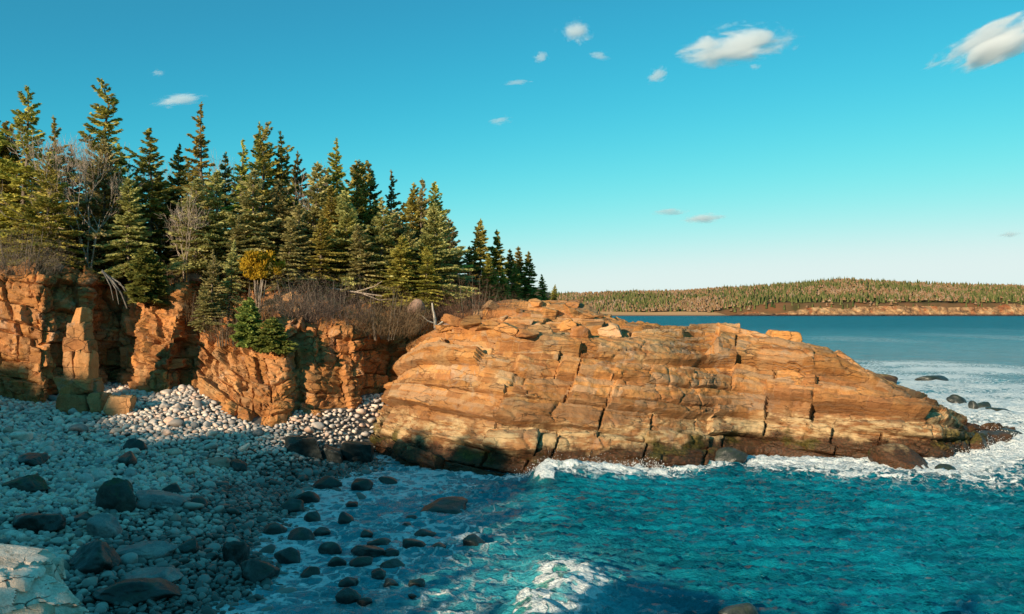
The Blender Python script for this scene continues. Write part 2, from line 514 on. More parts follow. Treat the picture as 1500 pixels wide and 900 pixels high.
# ------------------------------------------------------------------ jointed-rock surface
def blockfield(u, v, seed, rows, cols, dip, slant, warp, keep=0.6, wv=None):
    r = np.random.default_rng(seed)
    wu = warp * fbm2(u, v, 0.35, 3, seed); wv = (warp * 0.7 * fbm2(u, v, 0.3, 3, seed + 5)) if wv is None else wv
    vw = v + dip * u + wv
    b = [vw.min() - 1]
    while b[-1] < vw.max() + 2: b.append(b[-1] + r.uniform(*rows))
    b = np.array(b)
    ri = np.clip(np.searchsorted(b, vw) - 1, 0, len(b) - 2)
    dv = np.minimum(vw - b[ri], b[ri + 1] - vw)
    us = u + wu + slant * v
    j = [us.min() - 1]
    while j[-1] < us.max() + 2: j.append(j[-1] + r.uniform(*cols))
    j = np.array(j)
    act = r.random(len(j)) < keep
    du = np.zeros_like(u); ci = np.zeros(len(u), int)
    for k in range(len(b)):
        flip = r.random(len(j)) < 0.45
        act = np.where(flip, r.random(len(j)) < keep, act)
        act[0] = act[-1] = True
        m = ri == k
        if not m.any(): continue
        q = j[act] + 0.12 * r.normal(size=act.sum())
        q = np.sort(q); q[0] -= 5; q[-1] += 5
        i = np.clip(np.searchsorted(q, us[m]) - 1, 0, len(q) - 2)
        ci[m] = i
        du[m] = np.minimum(us[m] - q[i], q[i + 1] - us[m])
    cid = ri * 500 + ci
    un, inv = np.unique(cid, return_inverse=True)
    cnt = np.bincount(inv)
    uc = np.bincount(inv, u) / cnt; vc = np.bincount(inv, v) / cnt
    return inv, du, dv, uc, vc, len(un), b, ri

def joint_surface(base, U, V, seed, rows, cols, dip, slant, warp=0.5, amp=0.5, crack=0.30, tilt=0.07, fine=1.0, keep=0.6, calm=None, facet=0.3, fsize=1.3, fstr=(1, 1, 1.4), wv=None, soften=2, rowamp=0.0, bulge=0.30):
    """displaces an (nu,nv,3) grid along its normals in jointed blocks; returns points, cell id per vertex, blk value"""
    nu, nv = base.shape[:2]
    du_ = np.gradient(base, axis=0); dv_ = np.gradient(base, axis=1)
    N = np.cross(du_, dv_); N /= np.linalg.norm(N, axis=2, keepdims=True) + 1e-9
    for _ in range(3):
        N[1:-1] = (N[:-2] + N[1:-1] + N[2:]) / 3
        N[:, 1:-1] = (N[:, :-2] + N[:, 1:-1] + N[:, 2:]) / 3
    N /= np.linalg.norm(N, axis=2, keepdims=True) + 1e-9
    u, v = U.ravel(), V.ravel()
    pts = base.reshape(-1, 3)
    cid, du, dv, uc, vc, n, b, ri = blockfield(u, v, seed, rows, cols, dip, slant, warp, keep, wv)
    r = np.random.default_rng(seed + 3)
    off = r.uniform(-0.5, 0.5, n); tu = r.normal(size=n) * tilt; tv = r.normal(size=n) * tilt * 1.3
    blk = r.random(n)
    A = np.ones_like(u) if calm is None else calm
    disp = amp * off[cid] * A + (tu[cid] * (u - uc[cid]) + tv[cid] * (v - vc[cid])) * A
    def soft(d_, n_):
        g = d_.reshape(nu, nv).copy()
        for _ in range(n_):
            g[1:-1] = 0.25 * g[:-2] + 0.5 * g[1:-1] + 0.25 * g[2:]
            if wv is None: g[:, 1:-1] = 0.25 * g[:, :-2] + 0.5 * g[:, 1:-1] + 0.25 * g[:, 2:]
        return g.ravel()
    rowo = r.uniform(-0.5, 0.5, len(b))
    disp = soft(disp, soften) + rowamp * rowo[ri] * A
    s_u = sstep(-0.35, 0.25, fbm(pts, 0.5, 3, seed + 21)); s_v = sstep(-0.45, 0.2, fbm(pts, 0.35, 3, seed + 22))
    d = np.minimum(du / (0.35 + 0.65 * s_u), dv / (0.4 + 0.6 * s_v))
    depth = np.where(du < dv, s_u, s_v)
    wdt = 0.035 + 0.06 * (fbm(pts, 1.3, 2, seed + 9) + 0.4).clip(0, 1.2)
    disp -= crack * depth * np.exp(-(np.minimum(du, dv) / wdt) ** 2)
    disp -= 0.035 * np.exp(-np.minimum(du, dv) / 0.10)
    fh, ft, fe = facets(pts, fsize, seed + 200, fstr)
    fm = sstep(-0.4, 0.3, fbm(pts, 0.25, 3, seed + 35))
    disp += facet * fm * (0.9 * fh + 1.5 * ft / fsize) - 0.12 * fm * np.exp(-(fe / 0.05) ** 2)
    fh2, ft2, fe2 = facets(pts, fsize * 0.36, seed + 240, (1.3, 1, 0.8))
    disp += facet * 0.30 * (0.8 * fh2 + 1.6 * ft2 / (fsize * 0.36))
    # finer joints
    c2, du2, dv2, uc2, vc2, n2, b2, r2i = blockfield(u, v, seed + 50, (0.22, 0.6), (0.4, 1.3), dip if wv is not None else dip * 1.2, slant * 1.6, warp * 0.8, 0.6, wv)
    mask = sstep(-0.15, 0.35, fbm(pts, 0.4, 3, seed + 31)) * fine
    o2 = r.uniform(-0.5, 0.5, n2); t2 = r.normal(size=n2) * 0.12
    disp += soft(mask * (0.20 * o2[c2] + t2[c2] * (v - vc2[c2]) - 0.12 * np.exp(-(np.minimum(du2, dv2) / 0.06) ** 2)), 1)
    disp += bulge * fbm(pts, 0.35, 4, seed + 40) + 0.07 * fbm(pts, 2.2, 4, seed + 41)
    pts = pts + N.reshape(-1, 3) * disp[:, None]
    pts = pts + 0.035 * np.stack([fbm(pts, 3.0, 3, seed + 60), fbm(pts, 3.0, 3, seed + 61), fbm(pts, 3.0, 3, seed + 62)], -1)
    bl = 0.65 * blk[cid] + 0.35 * r.random(n2)[c2]
    return pts, cid, bl

def split_cells(nu, nv, pts, cid, bl, parent_name, mat, max_parts=300, sel=None, part='rock_block'):
    """each jointed block of the front becomes a part; what is left is the body of the rock"""
    I = np.arange(nu * nv).reshape(nu, nv)
    F = np.stack([I[:-1, :-1], I[1:, :-1], I[1:, 1:], I[:-1, 1:]], -1).reshape(-1, 4)
    fc = cid[F[:, 0]]
    cen = pts[F].mean(1)
    ok = np.ones(len(F), bool) if sel is None else sel(cen)
    a = np.linalg.norm(np.cross(pts[F[:, 2]] - pts[F[:, 0]], pts[F[:, 3]] - pts[F[:, 1]]), axis=1) / 2
    w = np.bincount(fc, a * ok / (cen[:, 1] ** 2), minlength=fc.max() + 1)
    order = np.argsort(-w)[:max_parts]
    order = [c for c in order if w[c] > 8e-6]
    ispart = np.zeros(fc.max() + 1, bool); ispart[order] = True
    pf = ispart[fc] & ok
    def sub(fs, nm):
        u_, inv = np.unique(fs, return_inverse=True)
        return make_mesh(nm, pts[u_], inv.reshape(-1, 4), mat, True, {'blk': bl[u_]}, 32)
    body = link(parent_name, sub(F[~pf], parent_name))
    struct(body)
    idx = np.where(pf)[0]
    srt = idx[np.argsort(fc[idx], kind='stable')]
    cuts = np.where(np.diff(fc[srt]))[0] + 1
    for g in np.split(srt, cuts):
        if len(g) > 3: link(part, sub(F[g], part), body)
    return body

# ------------------------------------------------------------------ headland
fr = [(535, 618, 2.0), (556, 640, 1.0), (568, 664, 0.3), (600, 684, 0), (650, 691, 0), (700, 696, 0), (760, 700, 0), (810, 694, 0), (900, 693, 0), (950, 690, 0), (1000, 688, 0), (1045, 681, 0),
      (1085, 672, 0), (1110, 668, 0), (1200, 672, 0), (1300, 674, 0), (1345, 678, 0), (1400, 674, 0), (1425, 664, 0), (1450, 650, 0), (1480, 641, 0), (1492, 639, 0)]
frX = np.array([(px - 750) / FPX * Yz(py, z) for px, py, z in fr]); frY = np.array([Yz(py, z) for px, py, z in fr])
# rim of the steep face and crest silhouette, as photo rows at an estimated setback from the waterline
rim = [(540, 612, 4.0), (575, 566, 5.0), (600, 524, 6.2), (622, 496, 7.0), (700, 497, 6.5), (760, 502, 6.5), (850, 500, 6.5), (900, 492, 7), (1000, 497, 7), (1100, 503, 6.5), (1180, 515, 6.0), (1262, 540, 5.0), (1275, 562, 4.6), (1340, 588, 4.0), (1400, 608, 3.2), (1440, 632, 2.2), (1490, 641, 1.0)]
cre = [(560, 486, 14), (650, 472, 15), (720, 449, 18), (800, 450, 18), (835, 449, 18), (870, 458, 17), (905, 471, 15), (1000, 482, 14), (1080, 491, 13), (1180, 506, 11), (1262, 531, 8.5), (1272, 556, 7.5), (1335, 580, 7), (1400, 602, 5.5), (1440, 628, 4), (1490, 641, 2)]
def tabXZ(tab):
    X, Z, D = [], [], []
    for px, py, s in tab:
        Y = np.interp((px - 750) / FPX * 58, frX, frY) + s
        X.append((px - 750) / FPX * Y); Z.append(CAMZ - (py - HORY) / FPX * Y); D.append(s)
    return np.array(X), np.array(Z), np.array(D)
rX, rZ, rD = tabXZ(rim); cX, cZ, cD = tabXZ(cre)
def head_profile(X):
    yf = np.interp(X, frX, frY)
    zr = np.interp(X, rX, rZ); dr = np.interp(X, rX, rD)
    zc = np.interp(X, cX, cZ); dc = np.maximum(np.interp(X, cX, cD), dr + 0.8)
    ia = float(sstep(14, 5, X))
    zl = float(land_z(X, yf + dc + 12)) - 0.4
    zback = ia * zl + (1 - ia) * (-1.2)
    lg1, lg2 = min(0.75, zr * 0.45), min(1.75, zr * 0.75)
    lean = float(sstep(-10, -3, X))
    pr = [(-0.9, -1.6), (0.0, -0.15), (0.35, lg1), (0.95, lg1 + 0.12), (1.25, lg2), (1.9, lg2 + 0.10),
          (1.9 + (dr - 1.9) * 0.42, lg2 + (zr - lg2) * 0.52), (dr - 0.3, zr - 0.25), (dr + 0.6, zr + 0.12), ((dr + dc) / 2, zr + (zc - zr) * 0.42), (dc, zc), (dc + 2.5, zc - 0.5 * (1 - ia)), (dc + 12, zback)]
    pr = np.array(pr); pr[:, 0] += yf
    d = np.r_[0, np.cumsum(np.hypot(np.diff(pr[:, 0]), np.diff(pr[:, 1])))]
    return pr, d
NU = 640
XS = np.linspace(-11.2, 36.8, NU)
DIP = 0.15
TT = np.r_[np.arange(-2.6, 21.0, 0.072), np.arange(21.2, 41, 0.45)]
NV = len(TT)
UG, TG = np.meshgrid(XS, TT, indexing='ij')
VG = TG - DIP * UG
for _ in range(4):
    WV = 0.24 * fbm2(UG.ravel(), VG.ravel(), 0.16, 2, 106).reshape(NU, NV)
    VG = TG - DIP * UG - WV
base = np.zeros((NU, NV, 3)); VV = np.zeros((NU, NV))
for i, X in enumerate(XS):
    pr, d = head_profile(X)
    q = np.clip(VG[i], 0, d[-1])
    y = np.interp(q, d, pr[:, 0]); z = np.interp(q, d, pr[:, 1])
    k = np.ones(3) / 3
    y[1:-1] = np.convolve(y, k, 'valid'); z[1:-1] = np.convolve(z, k, 'valid')
    base[i, :, 0] = X; base[i, :, 1] = y; base[i, :, 2] = z
    VV[i] = VG[i]
base[:, :, 1] += 1.0 * fbm2(base[:, :, 0].ravel(), base[:, :, 2].ravel() * 0.4, 0.16, 3, 3).reshape(NU, NV) * sstep(-1, 3, base[:, :, 2])
for k in (1, 2):
    pad = np.pad(base[:, :, k], ((24, 24), (0, 0)), mode='edge'); cs = np.cumsum(pad, 0)
    base[:, :, k] = (cs[48:] - cs[:-48]) / 48
UU = np.repeat(XS[:, None], NV, 1)
calm = 1.0 - 0.35 * np.exp(-(((UU - (-3.0)) / 4.0) ** 2 + ((base[:, :, 2] - 4.6) / 2.2) ** 2)).ravel()
pts, cid, bl = joint_surface(base, UU, VV, 101, (0.45, 1.6), (1.2, 3.0), DIP, -0.28, 0.22, 0.80, 0.55, 0.06, 1.15, 0.55, calm, 0.16, 1.3, (2.4, 1, 0.8), WV.ravel(), 1, 0.60, 0.16)
headland = split_cells(NU, NV, pts, cid, bl, 'headland', M_rock, 290, lambda c: c[:, 2] > 0.1)
HEAD_PTS = pts.reshape(NU, NV, 3)
def head_top(X, Y):
    i = int(np.clip(np.searchsorted(XS, X), 0, NU - 1))
    c = HEAD_PTS[i]
    return float(np.interp(Y, np.maximum.accumulate(c[:, 1]), c[:, 2]))

# ------------------------------------------------------------------ cove cliff on the left
cb = [(-170, 56, -170, 392, 58), (-60, 55, -60, 398, 57), (0, 54.6, 0, 403, 56.5), (60, 54.4, 64, 406, 56.4), (76, 55.2, 76, 408, 57.2), (84, 57.6, 86, 408, 58.4), (132, 58.6, 130, 408, 59.6), (148, 61.6, 150, 418, 62.4),
      (180, 62.4, 186, 430, 63.4), (194, 58.6, 202, 433, 61.8), (212, 56.4, 224, 433, 60.5), (238, 55.6, 268, 420, 60.5), (258, 57.6, 290, 436, 63.0), (275, 57.4, 305, 450, 63.0), (300, 55.0, 325, 474, 60.5), (340, 52.6, 360, 500, 57.0),
      (395, 52.2, 402, 492, 56.2), (418, 53.2, 424, 484, 56.4), (428, 54.9, 431, 484, 57.6), (442, 55.6, 444, 480, 58.0), (456, 55.0, 462, 480, 57.5), (515, 56.6, 524, 492, 58.8), (530, 58.8, 542, 496, 61.4), (556, 60.0, 580, 494, 63.5), (600, 60.5, 640, 488, 65.0)]
sb = [0]
cbp = []
for a in cb:
    Xb = (a[0] - 750) / FPX * a[1]
    Yr = a[4]; Xr = (a[2] - 750) / FPX * Yr; Zr = CAMZ - (a[3] - HORY) / FPX * Yr
    cbp.append((Xb, a[1], float(beach_z(Xb, a[1])) - 0.9, Xr, Yr, Zr))
cbp = np.array(cbp)
sb = np.r_[0, np.cumsum(np.hypot(np.diff(cbp[:, 0]), np.diff(cbp[:, 1])))]
NU2, NV2 = 640, 210
ss = np.linspace(0, sb[-1], NU2)
C = np.stack([np.interp(ss, sb, cbp[:, k]) for k in range(6)], -1)
kk = np.ones(5) / 5
for k in range(6): C[2:-2, k] = np.convolve(C[:, k], kk, 'valid')
base2 = np.zeros((NU2, NV2, 3)); VV2 = np.zeros((NU2, NV2))
tv = np.r_[np.linspace(0, 1, 140), np.linspace(1.01, 2.0, 70)]
for i in range(NU2):
    xb, yb, zb, xr, yr, zr = C[i]
    xk, yk = xr + (xr - xb) * 0.2 + (-0.5), yr + 9.0
    zk = float(land_z(xk, yk)) + 0.05
    t = np.clip(tv, 0, 1); s = np.clip(tv - 1, 0, 1)
    bulge = 0.03 * np.sin(t * math.pi) * (yr - yb)
    x = xb + (xr - xb) * t; y = yb + (yr - yb) * t - bulge; z = zb + (zr - zb) * t
    x = x + (xk - xr) * s; y = y + (yk - yr) * s; z = z + (zk - zr) * (s ** 0.8)
    for arr in (y, z): arr[4:-4] = np.convolve(arr, np.ones(9) / 9, 'valid')
    base2[i, :, 0] = x; base2[i, :, 1] = y; base2[i, :, 2] = z
    VV2[i] = np.r_[0, np.cumsum(np.sqrt((np.diff(base2[i], axis=0) ** 2).sum(1)))]
UU2 = np.repeat(ss[:, None], NV2, 1)
# tall near-vertical joints in the middle, squarer blocks at the ends
pts2, cid2, bl2 = joint_surface(base2, UU2, VV2, 303, (0.7, 2.0), (0.55, 1.5), 0.10, 0.22, 0.7, 0.8, 0.50, 0.12, 1.2, 0.66, None, 0.50, 1.1, (1, 1, 1.4), None, 1)
cove_cliff = split_cells(NU2, NV2, pts2, cid2, bl2, 'cove_cliff', M_cliff, 290, lambda c: c[:, 2] < np.interp(c[:, 0], np.sort(C[:, 3]), C[np.argsort(C[:, 3]), 5]) + 0.3)

# ------------------------------------------------------------------ forest floor
gx = np.arange(-110, 40, 1.0); gy = np.arange(56, 170, 1.0)
GX, GY = np.meshgrid(gx, gy, indexing='ij')
rimY = np.interp(GX, np.sort(C[:, 3]), C[np.argsort(C[:, 3]), 4])
GZ = land_z(GX, GY) + 0.35 * fbm2(GX.ravel(), GY.ravel(), 0.3, 4, 9).reshape(GX.shape) - 0.15
GZ = GZ - 5 * sstep(9, 5.5, GY - rimY) - 12 * sstep(4, 24, GX)
I = np.arange(GX.size).reshape(GX.shape)
Ff = np.stack([I[:-1, :-1], I[1:, :-1], I[1:, 1:], I[:-1, 1:]], -1)
keepf = (GY - rimY)[:-1, :-1] > 5
vv = np.stack([GX, GY, GZ], -1).reshape(-1, 3)
Fk = Ff[keepf]
u_, inv_ = np.unique(Fk, return_inverse=True)
struct(link('forest_floor', make_mesh('forest_floor', vv[u_], inv_.reshape(-1, 4), M_soil)))

# ------------------------------------------------------------------ beach bed
gx = np.arange(-60, 8, 0.5); gy = np.arange(6, 66, 0.5)
GX, GY = np.meshgrid(gx, gy, indexing='ij')
GZ = beach_z(GX, GY) - 0.05 + 0.05 * fbm2(GX.ravel(), GY.ravel(), 1.5, 3, 4).reshape(GX.shape)
I = np.arange(GX.size).reshape(GX.shape)
Fb = np.stack([I[:-1, :-1], I[1:, :-1], I[1:, 1:], I[:-1, 1:]], -1).reshape(-1, 4)
struct(link('beach_bed', make_mesh('beach_bed', np.stack([GX, GY, GZ], -1).reshape(-1, 3), Fb, boulder_material('beach_grit', [(0.3, (0.05, 0.05, 0.045)), (0.5, (0.11, 0.10, 0.09)), (0.7, (0.2, 0.18, 0.16))], 0, 0.8))))

# ------------------------------------------------------------------ near shore: the ground the photographer stands on
gx = np.arange(-130, 60, 1.0); gy = np.arange(-70, 14, 0.7)
GX, GY = np.meshgrid(gx, gy, indexing='ij')
edge = 2.0 + 0.8 * np.sin(GX * 0.35) + 7.0 * np.exp(-((GX + 8.6) / 2.6) ** 2) + 10 * sstep(-26, -44, GX) - 4 * sstep(8, 24, GX)
plate = 7.3 - 2.3 * np.exp(-((GX + 8.6) / 3.0) ** 2) * sstep(3, 7, GY) + 2.7 * sstep(-2, -12, GY) + 2.0 * sstep(-25, -45, GX)
GZ = plate * 1.0
fall = sstep(0, 5.0, GY - edge)
GZ = GZ * (1 - fall) + (-1.5) * fall
GZ = GZ + 0.5 * fbm2(GX.ravel(), GY.ravel(), 0.25, 4, 19).reshape(GX.shape) * (1 - 0.8 * np.exp(-(GX ** 2 + GY ** 2) / 9))
I = np.arange(GX.size).reshape(GX.shape)
Fb = np.stack([I[:-1, :-1], I[1:, :-1], I[1:, 1:], I[:-1, 1:]], -1).reshape(-1, 4)
def near_z(x, y):
    i = int(np.clip(round((x + 130) / 1.0), 0, len(gx) - 1)); j = int(np.clip(round((y + 70) / 0.7), 0, len(gy) - 1))
    return float(GZ[i, j])
NEARZ = near_z
struct(link('near_shore', make_mesh('near_shore', np.stack([GX, GY, GZ], -1).reshape(-1, 3), Fb, M_cliff, True, {'blk': np.full(GX.size, 0.5)})))
NGZ = GZ.copy(); NGX0, NGY0 = gx.copy(), gy.copy()
def near_z(x, y):
    i = int(np.clip(round(x + 130), 0, len(NGX0) - 1)); j = int(np.clip(round((y + 70) / 0.7), 0, len(NGY0) - 1))
    return float(NGZ[i, j])

# ------------------------------------------------------------------ sea
def graded(lo, hi, step, far_lo, far_hi, g=1.07):
    a = list(np.arange(lo, hi + 1e-6, step))
    s = step; x = hi; up = []
    while x < far_hi: s *= g; x += s; up.append(x)
    s = step; x = lo; dn = []
    while x > far_lo: s *= g; x -= s; dn.append(x)
    return np.array(dn[::-1] + a + up)
sx = graded(-13, 42, 0.17, -60, 9000, 1.08); sy = graded(20, 74, 0.16, 4, 12000, 1.05)
SX, SY = np.meshgrid(sx, sy, indexing='ij')
x, y = SX.ravel(), SY.ravel()
fade = sstep(260, 80, y) * sstep(150, 70, x)
r = np.random.default_rng(5)
hgt = np.zeros_like(x)
for k in range(26):
    lam = 0.55 * (1.17 ** k) if k < 13 else r.uniform(0.5, 1.6)
    th = -math.pi / 2 + r.normal() * 0.42 - 0.15
    kx, ky = math.cos(th) * 2 * math.pi / lam, math.sin(th) * 2 * math.pi / lam
    ph = r.uniform(0, 6.28) + 1.6 * fbm2(x, y, 0.09, 2, 70 + k)
    s = np.sin(kx * x + ky * y + ph)
    amp = 0.027 * lam ** 0.6
    hgt += amp * (1.6 * (1 - np.abs(s)) ** 1.4 - 0.6)
hgt += 0.10 * fbm2(x * 0.8, y * 1.6, 0.9, 4, 33)
hgt -= hgt[(y < 60) & (x < 40)].mean()
shal = sstep(-10, 3, x)
hgt *= (0.35 + 0.65 * shal) * fade
# the swell rolling in towards the beach, breaking against the headland and again nearer
xr = 1.0 + 1.1 * sstep(34, 44, y) + 0.5 * np.sin(y * 0.21 + 0.4) + 0.6 * fbm2(x * 0 + y, y * 0, 0.35, 3, 6)
front = np.where(x < xr, 0.62, 2.3 + 1.6 * sstep(42, 48, y))
st = 0.9 * np.exp(-((y - 46.8) / 1.9) ** 2) + 0.26 * np.exp(-((y - 40) / 5.0) ** 2) + 0.75 * np.exp(-((y - 27.5) / 4.2) ** 2)
swell = st * np.exp(-((x - xr) / front) ** 2)
dh_ = np.interp(x, frX, frY) - y
lip = np.exp(-((dh_ - 1.0) / 0.75) ** 2) * sstep(1.2, 2.6, x) * sstep(9.5, 5.5, x) * (0.62 + 0.5 * fbm2(x, y, 0.9, 3, 18))
hgt += 0.62 * lip
hgt += swell * (0.75 + 0.25 * fbm2(x, y, 1.2, 4, 8)) * fade
hfront = np.interp(x, frX, frY)
dh = hfront - y                                         # distance in front of the headland
# foam coverage
foam = np.zeros_like(x)
nf = fbm2(x, y, 0.25, 4, 51)
nf2 = fbm2(x * 0.55, y, 0.9, 4, 57)
foam = np.maximum(foam, (0.44 + 0.25 * nf + 0.30 * nf2) * sstep(2.0, -3.0, x) * sstep(20, 30, y))
foam = np.maximum(foam, (0.68 + 0.30 * nf + 0.45 * nf2) * sstep(0.0, -4.5, x) * sstep(38, 45, y))
foam = np.maximum(foam, 0.8 * sstep(-5.5, -9.0, x))
foam = np.maximum(foam, 0.75 * sstep(1.6, 0.1, np.abs(dh - 0.3)) * sstep(-10, -4, x))
foam = np.maximum(foam, (1.12 + 0.3 * nf + 0.3 * nf2) * sstep(8.0 + 2 * nf, 2.2, dh) * sstep(-2, -0.5, dh) * sstep(12.5, 15, x))
foam = np.maximum(foam, (0.62 + 0.3 * nf + 0.4 * nf2) * sstep(11 + 3 * nf, 4, dh) * sstep(-1, 0, dh) * sstep(14, 19, x))
# wave crests
crest = swell * (x < xr + 0.5)
foam = np.maximum(foam, 1.3 * sstep(0.18, 0.5, lip))
foam = np.maximum(foam, 1.25 * sstep(0.32, 0.72, crest) * (y > 42))
foam = np.maximum(foam, 0.95 * sstep(3.0, 0.4, np.abs(dh - 0.6)) * sstep(0.5, 2.0, x) * sstep(12, 7, x))
aer = 1.2 * np.exp(-(((x - 1.6) / 2.6) ** 2 + ((y - 27.5) / 4.5) ** 2)) * (0.75 + 0.5 * fbm2(x, y, 0.5, 4, 91))
aer = np.maximum(aer, 0.55 * sstep(3, -4, x) * sstep(20, 26, y))
foam = np.maximum(foam, (0.60 + 0.55 * fbm2(x * 0.6, y * 0.25, 1.0, 4, 92)) * sstep(0.12, 0.5, swell) * (y < 36))
# surf behind and beyond the tip
tipx, tipy = 33.0, 64.0
rt = np.hypot((x - 40) / 17, (y - 78) / 19)
foam = np.maximum(foam, (1.0 + 0.3 * nf + 0.35 * nf2) * sstep(1.25, 0.5, rt))
rt = np.hypot((x - 36) / 8, (y - 61) / 9)
foam = np.maximum(foam, (0.85 + 0.35 * nf) * sstep(1.2, 0.3, rt))
rt = np.hypot((x - 27) / 9, (y - 82) / 8)
foam = np.maximum(foam, (0.95 + 0.4 * nf) * sstep(1.2, 0.4, rt))
foam = np.maximum(foam, 0.40 * (0.6 + nf) * sstep(36, 44, x) * sstep(46, 56, y) * sstep(110, 80, y))
rt = np.hypot((x - 48) / 21, (y - 97) / 30)
nf3 = fbm2(x * 0.35, y * 0.8, 0.30, 5, 58)
foam = np.maximum(foam, (0.92 + 0.3 * nf + 0.75 * nf3) * sstep(1.2, 0.45, rt))
rt = np.hypot((x - 60) / 26, (y - 135) / 34)
foam = np.maximum(foam, (0.68 + 0.3 * nf + 0.9 * nf3) * sstep(1.2, 0.4, rt))
streak = fbm2(x * 0.05, y * 0.02, 0.35, 3, 44)
foam = np.maximum(foam, 0.34 * sstep(0.15, 0.4, streak) * sstep(80, 120, y) * sstep(600, 250, y))
hgt += 0.10 * foam.clip(0, 1) * (0.5 + fbm2(x, y, 1.1, 4, 77)) * fade
hgt += 0.30 * fade * foam.clip(0, 1) * sstep(60, 66, y) * (0.3 + np.abs(fbm2(x, y, 0.22, 4, 78)))
I = np.arange(SX.size).reshape(SX.shape)
Fs = np.stack([I[:-1, :-1], I[1:, :-1], I[1:, 1:], I[:-1, 1:]], -1).reshape(-1, 4)

def sea_material():
    t = NT('sea_water')
    p = t.pos()
    foam = t.attr('foam'); aer = t.attr('aer')
    warp = t.noise(p, 0.55, 4, 0.6, 1.2)
    fine = t.noise(p, 2.4, 6, 0.68, 1.6)
    vv = t.n('ShaderNodeVectorMath', operation='ADD')
    nz = t.n('ShaderNodeTexNoise'); t.L(p, nz.inputs['Vector']); nz.inputs['Scale'].default_value = 0.8; nz.inputs['Detail'].default_value = 4
    sc_ = t.n('ShaderNodeVectorMath', operation='SCALE'); t.L(nz.outputs['Color'], sc_.inputs[0]); sc_.inputs['Scale'].default_value = 2.2
    t.L(p, vv.inputs[0]); t.L(sc_.outputs[0], vv.inputs[1])
    lace = t.voro(vv.outputs[0], 1.1, 'DISTANCE_TO_EDGE')
    lace = t.mp(lace, 0.0, 0.22, 0.35, -0.15)
    thr = t.math('ADD', t.math('MULTIPLY', fine, 0.75), t.math('MULTIPLY', warp, 0.35))
    val = t.math('SUBTRACT', t.math('ADD', foam, lace), thr)
    m = t.mp(val, 0.0, 0.22, 0, 1)
    thin = t.mp(val, -0.22, 0.10, 0, 0.26)
    m = t.math('MAXIMUM', m, thin)
    m = t.math('MULTIPLY', m, t.mp(foam, 0.02, 0.12))
    rip = t.noise(t.pos((0.45, 1.5, 1)), 0.75, 6, 0.68, 0.5)
    c = t.mix(t.mp(rip, 0.34, 0.64), (0.002, 0.085, 0.125), (0.003, 0.20, 0.265))  # sky-bright crests and dark troughs of the ripples put into the colour
    c = t.scale_col(c, t.mp(t.noise(p, 0.12, 3), 0.3, 0.7, 0.75, 1.1))
    c = t.mix(t.math('MULTIPLY', aer, t.mp(fine, 0.25, 0.7, 0.25, 1.0)), c, (0.10, 0.50, 0.55))
    c = t.mix(t.mp(t.attr('crest'), 0.25, 0.75, 0, 0.8), c, (0.03, 0.20, 0.13))  # green of the lit swell crest, mixed into the water colour
    c = t.mix(m, c, t.mix(t.mp(t.noise(p, 4.5, 5, 0.7, 0.8), 0.35, 0.6), (0.66, 0.76, 0.77), (0.90, 0.92, 0.92)))
    rough = t.math('MAXIMUM', t.math('MULTIPLY_ADD', m, 0.6, 0.09), t.mp(t.z()[1], 60, 500, 0.09, 0.42, smooth=False))
    b1 = t.noise(t.pos((0.55, 1.1, 1)), 1.7, 6, 0.65, 0.4)
    b2 = t.noise(t.pos((0.35, 1.0, 1)), 0.28, 5, 0.6, 0.6)
    y = t.z()[1]
    farw = t.mp(y, 60, 260, 0, 1)
    h = t.math('ADD', t.math('MULTIPLY', b1, 0.42), t.math('MULTIPLY', t.math('MULTIPLY', b2, farw), 3.2))
    h = t.math('ADD', h, t.math('MULTIPLY', m, t.math('MULTIPLY', t.noise(t.pos((0.8, 1.3, 1)), 3.2, 6, 0.7, 1.0), 0.34)))
    t.b.inputs['IOR'].default_value = 1.33
    return t.fin(c, rough, t.bump(h, 1.0, 0.8), 0.24)
M_sea = sea_material()
sea = struct(link('sea', make_mesh('sea', np.stack([x, y, hgt], -1), Fs, M_sea, True, {'foam': foam, 'aer': aer, 'crest': crest})))

# white spray thrown up where the swell meets the rock
def spray_material():
    t = NT('sea_spray'); return t.fin((0.88, 0.9, 0.9), 0.6)
M_spray = spray_material()
def spray(cx, cy, w, d, h, n, seed):
    rr = np.random.default_rng(seed)
    dv, df = ico(1)
    px_ = cx + rr.normal(size=n) * w; py_ = cy + rr.normal(size=n) * d
    pz_ = 0.15 + np.abs(rr.normal(size=n)) * h * np.exp(-((px_ - cx) / (1.6 * w)) ** 2)
    rad = rr.uniform(0.006, 0.026, n) * np.exp(-pz_ * 0.5)
    V = (dv[None] * rad[:, None, None] * np.array([1, 1, 1.5]) + np.stack([px_, py_, pz_], -1)[:, None]).reshape(-1, 3)
    return V, (df[None] + (np.arange(n) * len(dv))[:, None, None]).reshape(-1, 3)
sp = join([spray(2.2, 47.4, 0.9, 0.5, 0.55, 900, 1), spray(4.6, 48.3, 1.3, 0.35, 0.42, 900, 2), spray(7.2, 48.6, 1.0, 0.3, 0.40, 700, 3), spray(26.5, 54.6, 2.0, 0.5, 0.2, 400, 4), spray(31.5, 56.5, 1.0, 0.9, 0.4, 500, 5), spray(33.5, 62.0, 1.2, 1.0, 0.4, 500, 6), spray(30, 72, 3, 2, 0.5, 500, 7)])
stuff(link('sea_spray', make_mesh('sea_spray', sp[0], sp[1], M_spray)), 'white spray thrown up where the swell breaks on the headland', 'spray')

